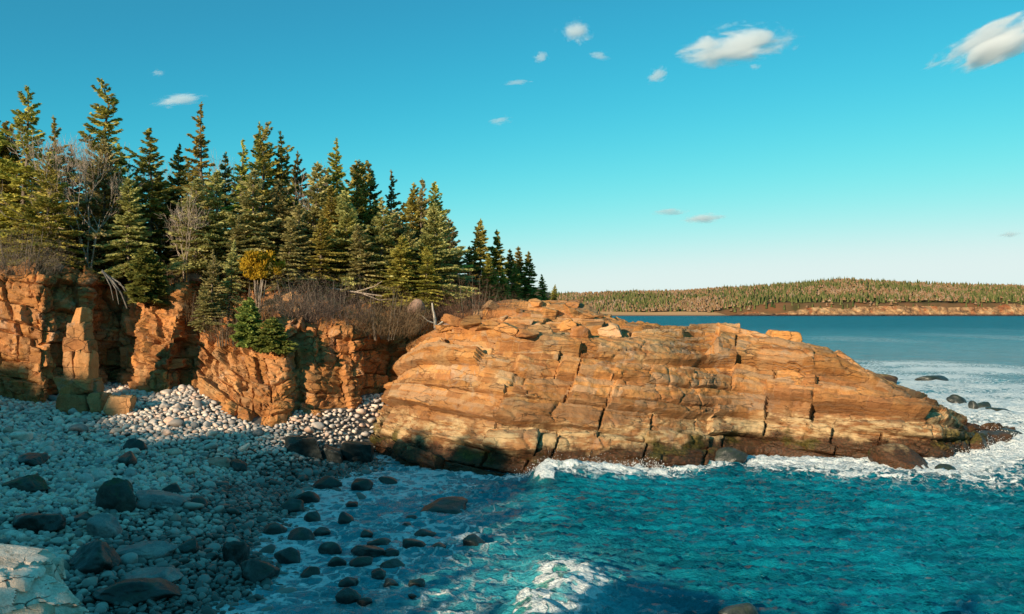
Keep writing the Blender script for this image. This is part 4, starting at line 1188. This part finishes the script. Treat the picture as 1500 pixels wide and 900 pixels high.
plant_px('young', 365, 438, 500, 56.0, 1.0, 'little young spruce growing on the cliff face below the yellow tree')
plant_px('young', 402, 466, 508, 55.2, 1.6, 'low spreading young spruce on the rim of the blocky buttress')
plant_px('lichen', 310, 368, 474, 58.0, 1.0, 'greyish spruce leaning out over the rubble slope of the cliff')
plant_px('lichen', 335, 352, 462, 59.0, 0.9, 'taller greyish spruce behind the one leaning over the rubble slope')
plant_px('lichen', 300, 420, 482, 57.0, 1.5, 'bushy greyish green spruce low on the rubble slope')
# trees on the wooded bank behind the viewpoint; their shadows cross the cove
for row in range(3):
    for k in range(50):
        X = -98 + k * 2.0 + row * 0.7 + tr_r.normal() * 0.4; Y = -12.5 - 2.6 * row + tr_r.normal() * 0.6
        Ht = float(np.interp(X, [-90, -73, -67, -63, -55, -50, -46, -41, -34, 0], [18.2, 17.4, 14.0, 12.5, 12.4, 13.0, 12.2, 9.6, 4.6, 3.6])) + tr_r.normal() * 0.5
        plant(['dense', 'dense', 'dark'][k % 3], X, Y, near_z(X, Y) - 0.3, Ht, 1.2, 'spruce on the wooded bank behind the viewpoint', 'spruces behind the viewpoint')

# ------------------------------------------------------------------ bare shrubs and trees
def shrub_mesh(seed, w, d, h, n, wt=0.016):
    r = np.random.default_rng(seed)
    a = r.uniform(0, 6.283, n); q = np.sqrt(r.random(n))
    b = np.stack([np.cos(a) * q * w * 0.42, np.sin(a) * q * d * 0.42, np.zeros(n)], -1)
    up = unit(np.stack([np.cos(a) * q * 0.8, np.sin(a) * q * 0.8, np.ones(n)], -1) + r.normal(size=(n, 3)) * 0.22)
    hh = h * np.sqrt(np.clip(1 - 0.75 * q ** 2, 0.1, 1)) * r.uniform(0.6, 1.08, n)
    s = r.random(n) ** 0.6
    p = b + up * (hh * s)[:, None] + r.normal(size=(n, 3)) * 0.06
    dirs = unit(up + r.normal(size=(n, 3)) * (0.25 + 0.45 * s)[:, None])
    ln = r.uniform(0.25, 0.7, n) * (1.3 - 0.7 * s); wd = wt * (1.7 - s) * r.uniform(0.7, 1.3, n)
    V, F = kites(p, dirs, ln, wd, unit(r.normal(size=(n, 3))))
    V[:, 2] = np.maximum(V[:, 2], -0.2)
    tone = np.repeat(np.clip(0.5 + r.normal(size=n) * 0.25 + 0.25 * fbm(p, 1.2, 2, seed), 0, 1), 4)
    return V, F, tone
def stems_mesh(seed, w, d, h, n=9):
    r = np.random.default_rng(seed + 5); out = []
    for k in range(n):
        a = r.uniform(0, 6.28); q = r.random() ** 0.5
        p0 = np.array([math.cos(a) * q * w * 0.25, math.sin(a) * q * d * 0.25, -0.3]); p1 = p0 + np.array([math.cos(a) * q * w * 0.2, math.sin(a) * q * d * 0.2, h * r.uniform(0.7, 1.0)])
        t = np.linspace(0, 1, 4)[:, None]
        out.append(tube(p0 + (p1 - p0) * t + r.normal(size=(4, 3)) * 0.05, [0.035, 0.028, 0.02, 0.008], 4))
    return join(out)
def shrub(px, basepy, Y, wpx, hpx, n, mat, label, seed, name='bare_shrub'):
    a = P(px, basepy, Y); s = Y / FPX
    w, h = wpx * s * 1.08, hpx * s * 1.3
    e = link(name, None, None, a)
    V, F, T = shrub_mesh(seed, w, w * 0.7, h, n)
    link('twigs', make_mesh('twigs', V, F, mat, False, {'tone': T}), e)
    v, f = stems_mesh(seed, w, w * 0.7, h)
    link('stems', make_mesh('stems', v, f, M_bark), e)
    return tag(e, label, 'shrub', 'leafless shrubs along the cliff edge')
shrub(28, 408, 57.5, 100, 68, 5200, M_twig, 'pale brown leafless shrub on the cliff edge above the flat orange face', 1)
shrub(-60, 405, 58, 100, 60, 3000, M_twig, 'pale leafless shrub on the cliff edge further along than the pale brown one', 2)
shrub(440, 470, 59.0, 90, 62, 5200, M_twig, 'mauve leafless shrub above the blocky buttress below the lichen hung spruces', 3)
shrub(488, 482, 59.5, 90, 66, 5200, M_twig, 'wide mauve leafless shrub in the middle of the row above the dark recess', 4)
shrub(560, 492, 60.0, 110, 62, 6000, M_redtwig, 'brown leafless shrub hanging over the top of the gully', 5)
shrub(600, 482, 62.0, 60, 40, 2600, M_redtwig, 'low rusty shrub between the gully and the bleached snag', 6)
shrub(695, 488, 63.0, 72, 74, 6500, M_redtwig, 'dense rounded brown shrub at the landward end of the headland', 7)
shrub(245, 425, 62.0, 60, 36, 1600, M_redtwig, 'thin rusty shrub under the spruces above the slabs', 8)
shrub(280, 470, 60.5, 44, 40, 1500, M_redtwig, 'thin rusty shrub on the rubble slope', 9)
shrub(640, 470, 66, 60, 30, 1500, M_twig, 'low pale brush under the spruces beside the snag', 10)
shrub(755, 458, 72, 60, 20, 1500, M_redtwig, 'low rusty brush on the top of the headland', 11)
shrub(790, 476, 64, 40, 12, 800, M_redtwig, 'small rusty tuft among the loose blocks on the headland', 12)
shrub(375, 470, 58.5, 40, 50, 1200, M_redtwig, 'thin rusty shrub around the stems of the yellow tree', 13)
shrub(330, 500, 57.0, 50, 40, 1300, M_redtwig, 'thin rusty shrub low on the rubble slope', 14)

def bare_tree(seed, H, spread=0.5, depth=5):
    r = np.random.default_rng(seed); out = []
    def grow(p, d, L, rad, lv):
        pts_ = [p]; q = p; dd = d
        for k in range(3):
            dd = unit(dd + r.normal(size=3) * 0.13 + np.array([0, 0, 0.06])); q = q + dd * L / 3; pts_.append(q)
        out.append(tube(pts_, [rad, rad * 0.86, rad * 0.74, rad * 0.6], 5 if lv < 3 else 3))
        if lv >= depth: return
        for k in range(2 + int(r.random() < 0.6)):
            nd = unit(dd + r.normal(size=3) * spread + np.array([0, 0, 0.25]))
            j = pts_[int(r.integers(2, 4))]
            grow(j, nd, L * r.uniform(0.62, 0.86), max(rad * 0.58, 0.010), lv + 1)
    stems = []
    for k in range(3):
        out.clear()
        grow(np.array([r.normal() * 0.15, r.normal() * 0.15, -0.3]), unit(np.array([r.normal() * 0.22, r.normal() * 0.22, 1.0])), H * 0.30, 0.0085 * H, 0)
        stems.append(join(list(out)))
    return stems
def bare(px, top, Y, seed, label, spread=0.5, mat=M_pale, depth=5):
    X = (px - 750) / FPX * Y; z0 = float(land_z(X, Y)) - 0.2
    H = CAMZ - (top - HORY) / FPX * Y - z0
    stems = bare_tree(seed, H, spread, depth)
    zm = max(v[:, 2].max() for v, f in stems)
    e = link('bare_tree', None, None, (X, Y, z0))
    for v, f in stems:
        v[:, 2] *= H / zm
        link('stem', make_mesh('stem', v, f, mat), e)
    return tag(e, label, 'bare tree', 'leafless trees in the clifftop grove')
bare(130, 192, 62.0, 1, 'pale leafless tree with a wide twiggy crown between the two tallest spruces', 0.42, M_pale, 6)
bare(112, 210, 64, 2, 'slender leafless tree beside the wide pale one', 0.4, M_pale, 5)
bare(272, 280, 62.5, 3, 'small pale leafless tree in front of the lichen hung spruces', 0.5, M_pale, 5)
bare(195, 205, 78, 4, 'faint thin leafless tree behind the dark spruces', 0.4, M_pale, 5)
bare(448, 235, 71, 5, 'leafless reddish treetop among the lichen hung spruces', 0.4, M_pale, 5)
bare(325, 215, 79, 6, 'thin bare treetop showing between two tall spires', 0.4, M_pale, 5)

# yellow tree
a = P(380, 455, 58.5); s = 58.5 / FPX
e = link('yellow_tree', None, None, a)
r = np.random.default_rng(4)
n = 2600
cl = np.stack([r.normal(size=46) * 13, r.normal(size=46) * 11, r.random(46) * 36], -1)
cl[:, :2] *= (0.55 + cl[:, 2:3] / 36 * 0.6)
cl[:, 2] += 50 - 0.012 * (cl[:, 0] ** 2 + cl[:, 1] ** 2)
q = unit(r.normal(size=(n, 3))) * (r.random(n) ** 0.5)[:, None]
p = (cl[r.integers(46, size=n)] + q * np.array([9, 9, 6])) * s
V, F = kites(p, unit(np.array([0, 0, 0.9]) + q + r.normal(size=(n, 3)) * 0.4), r.uniform(0.16, 0.36, n), r.uniform(0.07, 0.14, n), unit(r.normal(size=(n, 3))))
link('crown', make_mesh('crown', V, F, M_yellow, False, {'tone': np.repeat(np.clip(0.5 + r.normal(size=n) * 0.25, 0, 1), 4)}), e)
st_ = []
for k in range(9):
    t = np.linspace(0, 1, 4)[:, None]
    p1 = np.array([r.normal() * 0.55, r.normal() * 0.4, 58 * s])
    st_.append(tube(np.array([r.normal() * 0.08, r.normal() * 0.08, -0.6]) + p1 * t + r.normal(size=(4, 3)) * 0.03, [0.045, 0.038, 0.03, 0.02], 5))
v, f = join(st_)
link('stems', make_mesh('stems', v, f, M_pale), e)
tag(e, 'golden yellow flat topped tree on many pale stems at the cliff edge', 'tree')

# bleached snag and fallen branches
def branch_thing(name, paths, mat, label, cat, org, group=None):
    e = link(name, None, None, org)
    for k, (pp, r0, r1) in enumerate(paths):
        pp = np.array(pp, float)
        t = np.linspace(0, 1, len(pp))
        v, f = tube(pp - np.array(org), r0 + (r1 - r0) * t, 6)
        link('trunk' if k == 0 else 'branch', make_mesh('limb', v, f, mat), e)
    return tag(e, label, cat, group)
Y = 61.0
branch_thing('dead_snag', [([P(638, 482, Y), P(637, 466, Y), P(634, 454, Y), P(633, 444, Y)], 0.13, 0.05), ([P(640, 478, Y), P(650, 470, Y - .3), P(662, 466, Y - .4)], 0.07, 0.03), ([P(637, 474, Y), P(626, 470, Y - .3), P(618, 462, Y - .3)], 0.05, 0.02)], M_grey, 'white bleached tree stump standing upright beside the round brown shrub', 'snag', P(638, 482, Y))
branch_thing('fallen_tree', [([P(150, 398, 60), P(165, 412, 59.6), P(178, 430, 59.5), P(186, 452, 60)], 0.10, 0.04), ([P(160, 405, 60), P(176, 415, 59.5), P(192, 440, 59.5)], 0.06, 0.02), ([P(155, 402, 60), P(170, 424, 59.3), P(174, 446, 59.6)], 0.06, 0.02), ([P(165, 410, 60), P(186, 424, 59.6), P(198, 446, 60)], 0.05, 0.02), ([P(150, 396, 60), P(162, 420, 59.2), P(166, 440, 59.4)], 0.05, 0.02)], M_oldwood, 'grey dead tree with roots hanging down into the dark recess', 'dead tree', P(150, 398, 60))
branch_thing('fallen_log', [([P(470, 420, 64), P(520, 428, 63), P(560, 434, 62.5)], 0.08, 0.04), ([P(520, 428, 63), P(548, 420, 62.5), P(560, 412, 62)], 0.05, 0.015), ([P(530, 430, 63), P(556, 440, 62), P(574, 438, 62)], 0.05, 0.015)], M_pale, 'bleached fallen log with bare limbs under the spruces', 'log', P(520, 428, 63))
Y = 62.5
tag(rock('pale_boulder', M_pinkslab, *P(608, 456, 63.0), 1.5, 1.1, 1.1, 3001), 'pale rounded boulder under the spruces above the gully', 'boulder')
tag(rock('pale_boulder', M_pinkslab, *P(652, 486, 60.5), 1.6, 1.1, 0.7, 3002), 'flat pale slab at the foot of the bleached snag', 'boulder')
tag(rock('pale_boulder', M_pinkslab, *P(288, 412, 63.0), 1.3, 1.0, 0.8, 3003), 'pale boulder at the cliff top above the rubble slope', 'boulder')
tag(rock('pale_boulder', M_pinkslab, *P(85, 396, 60.0), 1.0, 0.8, 0.7, 3004), 'small pale boulder beside the leafless shrub on the cliff edge', 'boulder')

# ------------------------------------------------------------------ far shore
fs_top = [(700, 425), (820, 426), (900, 423), (1000, 421), (1060, 417), (1100, 415), (1160, 411), (1240, 404), (1300, 408), (1400, 412), (1490, 414), (1560, 420), (1700, 440), (1800, 455)]
YC = 1850.0
ftx = np.array([(p - 750) / FPX * YC for p, q in fs_top]); ftz = np.array([CAMZ - (q - HORY) / FPX * YC - 11 for p, q in fs_top])
def far_z(X, Y):
    zc = np.interp(X * YC / np.maximum(Y, 1), ftx, ftz)
    cl = 16 * sstep(300, 460, X) + 5
    t = np.clip((Y - 1465) / (YC - 1465), 0, 1)
    z = np.where(t < 1, cl * np.minimum(1, (Y - 1455) / 14).clip(-0.3, 1) + (zc - cl) * t ** 0.9, zc - 0.05 * (Y - YC))
    return z
gx = np.arange(-260, 1500, 10.0); gy = np.r_[np.arange(1440, 1500, 4.0), np.arange(1500, 2200, 20.0)]
GX, GY = np.meshgrid(gx, gy, indexing='ij')
GZ = far_z(GX, GY) + 2.0 * fbm2(GX.ravel(), GY.ravel(), 0.02, 3, 2).reshape(GX.shape)
I = np.arange(GX.size).reshape(GX.shape)
Fb = np.stack([I[:-1, :-1], I[1:, :-1], I[1:, 1:], I[:-1, 1:]], -1).reshape(-1, 4)
t = NT('far_ground')
n = t.noise(t.pos(), 0.03, 5, 0.6)
M_far = t.fin(t.ramp(n, [(0.35, (0.055, 0.05, 0.02)), (0.5, (0.12, 0.07, 0.035)), (0.65, (0.17, 0.075, 0.035))]), 0.95, None, 0.1)
struct(link('far_hill', make_mesh('far_hill', np.stack([GX, GY, GZ], -1).reshape(-1, 3), Fb, M_far)))
# sand beach
gx = np.arange(100, 380, 4.0); gy = np.linspace(1438, 1466, 12)
GX, GY = np.meshgrid(gx, gy, indexing='ij')
GZ = -0.6 + (GY - 1440) * 0.28 + 0.5 * np.sin(GX * 0.05) - 5 * sstep(330, 375, GX)
I = np.arange(GX.size).reshape(GX.shape)
Fb = np.stack([I[:-1, :-1], I[1:, :-1], I[1:, 1:], I[:-1, 1:]], -1).reshape(-1, 4)
t = NT('far_sand')
zz = t.z()[2]
struct(link('far_sand_beach', make_mesh('far_sand_beach', np.stack([GX, GY, GZ], -1).reshape(-1, 3), Fb, t.fin(t.mix(t.mp(zz, 0.6, 2.6), (0.17, 0.10, 0.07), (0.46, 0.26, 0.12)), 0.9))))
# far sea cliff
NX, NZ = 520, 26
fx = np.linspace(300, 1300, NX)
V = np.zeros((NX, NZ, 3))
for j in range(NZ):
    tj = j / (NZ - 1)
    hc = 2 + 12 * sstep(330, 640, fx) + 9 * fbm2(fx, fx * 0, 0.018, 4, 5) * sstep(300, 420, fx)
    z = -1 + (hc + 1) * tj
    V[:, j, 0] = fx
    dsp = 9 * fbm(np.stack([fx, np.full(NX, j * 1.4), np.zeros(NX)], -1), 0.06, 5, 14, 0.62)
    V[:, j, 1] = 1446 + 16 * tj ** 1.5 + dsp
    V[:, j, 2] = z + 1.5 * fbm(np.stack([fx, np.full(NX, j * 2.0), np.ones(NX)], -1), 0.15, 3, 15)
I = np.arange(NX * NZ).reshape(NX, NZ)
Fb = np.stack([I[:-1, :-1], I[1:, :-1], I[1:, 1:], I[:-1, 1:]], -1).reshape(-1, 4)
t = NT('far_cliff_rock')
n = t.noise(t.pos((1, 0.3, 1)), 0.09, 6, 0.7, 0.5); n2 = t.noise(t.pos((1, 0.3, 1)), 0.035, 5, 0.65, 0.5)
c = t.ramp(n, [(0.32, (0.05, 0.03, 0.022)), (0.44, (0.24, 0.13, 0.065)), (0.56, (0.40, 0.23, 0.11)), (0.70, (0.56, 0.40, 0.23))])
c = t.mix(t.mp(n2, 0.53, 0.61, 0, 0.75), c, (0.24, 0.075, 0.03))
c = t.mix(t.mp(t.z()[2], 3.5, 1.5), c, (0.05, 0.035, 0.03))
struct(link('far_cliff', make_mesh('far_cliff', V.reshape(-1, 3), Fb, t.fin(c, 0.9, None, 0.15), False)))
# far forest (one mass)
r = np.random.default_rng(9)
n = 17000
fxp = r.uniform(-200, 1400, n); fyp = 1462 + 470 * r.random(n) ** 1.3
den = fbm2(fxp, fyp, 0.012, 3, 12)
hill_x = fxp * YC / fyp
bare_f = (den + 0.35 * r.normal(size=n) + 0.20 * sstep(1560, 1700, fyp) * sstep(500, 250, hill_x)) > 0.02
ht = np.where(bare_f, r.uniform(7, 11, n), r.uniform(7, 13.5, n)); wd = np.where(bare_f, r.uniform(2.4, 4.0, n), r.uniform(1.8, 3.0, n))
zz = far_z(fxp, fyp) - 0.5
keep_ = (zz > 3) & ~((fyp < 1475) & (fxp > 330) & (r.random(n) < 0.6))
fxp, fyp, zz, ht, wd, bare_f = [q[keep_] for q in (fxp, fyp, zz, ht, wd, bare_f)]
n = len(fxp)
ang = np.arange(5) * 2 * math.pi / 5
V = np.zeros((n, 12, 3)); FF = []
for tier, (z0, z1, w0) in enumerate(((0.05, 0.72, 1.0), (0.42, 1.0, 0.62))):
    for k in range(5):
        jit = r.uniform(0.6, 1.3, n)
        V[:, tier * 6 + k, 0] = fxp + np.cos(ang[k]) * wd * w0 * jit; V[:, tier * 6 + k, 1] = fyp + np.sin(ang[k]) * wd * w0 * jit
        V[:, tier * 6 + k, 2] = zz + ht * (z0 + np.where(bare_f, 0.30 * (1 - tier * 0.3), 0.0) + r.uniform(-0.05, 0.05, n))
    V[:, tier * 6 + 5, 0] = fxp; V[:, tier * 6 + 5, 1] = fyp; V[:, tier * 6 + 5, 2] = zz + ht * np.where(bare_f & (tier == 1), 0.82, z1)
    for k in range(5): FF.append((tier * 6 + k, tier * 6 + (k + 1) % 5, tier * 6 + 5))
FF = (np.array(FF)[None] + (np.arange(n) * 12)[:, None, None]).reshape(-1, 3)
tone = np.where(bare_f, r.uniform(0.55, 1.0, n), r.uniform(0.0, 0.45, n))
t = NT('far_trees')
cc = t.ramp(t.attr('tone'), [(0.0, (0.045, 0.065, 0.020)), (0.25, (0.10, 0.11, 0.035)), (0.45, (0.16, 0.15, 0.055)), (0.56, (0.22, 0.14, 0.065)), (0.78, (0.26, 0.14, 0.075)), (1.0, (0.32, 0.23, 0.15))])
stuff(link('far_forest', make_mesh('far_forest', V.reshape(-1, 3), FF, t.fin(cc, 0.9, None, 0.1), False, {'tone': np.repeat(tone, 12)})), 'far wooded hillside of green conifers and brown bare trees across the bay', 'forest')

# ------------------------------------------------------------------ clouds
def cloud_material():
    t = NT('cloud_vapour')
    t.t.nodes.remove(t.b)
    tc = t.n('ShaderNodeTexCoord').outputs['Object']
    ln = t.n('ShaderNodeVectorMath', operation='LENGTH'); t.L(tc, ln.inputs[0])
    ad = t.n('ShaderNodeVectorMath', operation='ADD'); t.L(tc, ad.inputs[0]); t.L(t.n('ShaderNodeObjectInfo').outputs['Location'], ad.inputs[1])
    p = ad.outputs[0]
    n = t.noise(p, 1.9, 7, 0.64, 0.5)
    big = t.noise(p, 0.9, 2, 0.5)
    d = t.math('ADD', t.math('MULTIPLY', t.math('SUBTRACT', 1.0, ln.outputs['Value']), 1.15), t.math('MULTIPLY', t.math('SUBTRACT', n, 0.5), 2.3))
    d = t.math('ADD', d, t.math('MULTIPLY', t.math('SUBTRACT', big, 0.5), 1.2))
    d = t.mp(d, 0.36, 0.85, 0.0, 0.034)
    d = t.math('MULTIPLY', d, t.attr_obj('dens'))
    v = t.n('ShaderNodeVolumePrincipled')
    v.inputs['Color'].default_value = (0.97, 0.97, 0.97, 1)
    v.inputs['Anisotropy'].default_value = 0.1
    t.L(d, v.inputs['Density'])
    t.L(v.outputs[0], t.out.inputs['Volume'])
    t.m.volume_intersection_method = 'FAST' if hasattr(t.m, 'volume_intersection_method') else None
    return t.m
def _ao(self, name):
    o = self.n('ShaderNodeAttribute'); o.attribute_type = 'OBJECT'; o.attribute_name = name
    return o.outputs['Fac']
NT.attr_obj = _ao
try:
    M_cloud = cloud_material()
except Exception as ex:
    print('cloud', ex); raise
civ, cif = ico(3)
cmesh = make_mesh('cloud', civ, cif, M_cloud)
CL = [(1080, 64, 100, 34, 6, 1.0, 'large white puffy cloud with a flat pale base'), (1450, 66, 110, 34, 25, 1.0, 'long white cloud slanting up and torn at its lower end'), (846, 46, 36, 22, -8, 0.8, 'small ragged white cloud above and left of the puffy one' ), (793, 83, 16, 11, 10, 0.8, 'tiny round cloud just below the small ragged one'),
      (880, 82, 20, 9, -5, 0.6, 'tiny thin cloud close beside the small ragged one'), (962, 110, 24, 14, 25, 0.8, 'small tilted wisp under the large puffy cloud'), (732, 177, 22, 8, 10, 0.6, 'small low wisp over the thin end of the grove'), (258, 146, 50, 10, 8, 0.6, 'thin streak of cloud over the tall spruces'),
      (232, 107, 14, 7, 0, 0.5, 'faint speck of cloud above the thin streak'), (1030, 320, 44, 11, 3, 0.8, 'flat grey white cloud low over the far hills'), (980, 311, 34, 7, 3, 0.5, 'faint flat wisp beside the low grey white cloud'), (1105, 98, 12, 6, 0, 0.6, 'faint speck of cloud under the puffy one'), (758, 121, 26, 6, 5, 0.5, 'pair of faint cloud flecks in open sky'), (1480, 344, 26, 6, 4, 0.5, 'faint flat wisp low over the end of the far hill')]
for k, (px, py, w, h, rot, dn, lab) in enumerate(CL):
    Y = 4000.0 if py < 250 else 7000.0
    s = Y / FPX
    o = link('cloud', cmesh, None, P(px, py, Y), (0, -math.radians(rot), 0), (w * s, max(w, h) * s * 0.6, h * s))
    o['dens'] = dn * (1.0 if py < 250 else 0.6)
    tag(o, lab, 'cloud', 'small clouds')
print('TRIS', sum(len(o.data.polygons) for o in bpy.data.objects if o.type == 'MESH'), 'objs', len(bpy.data.objects))
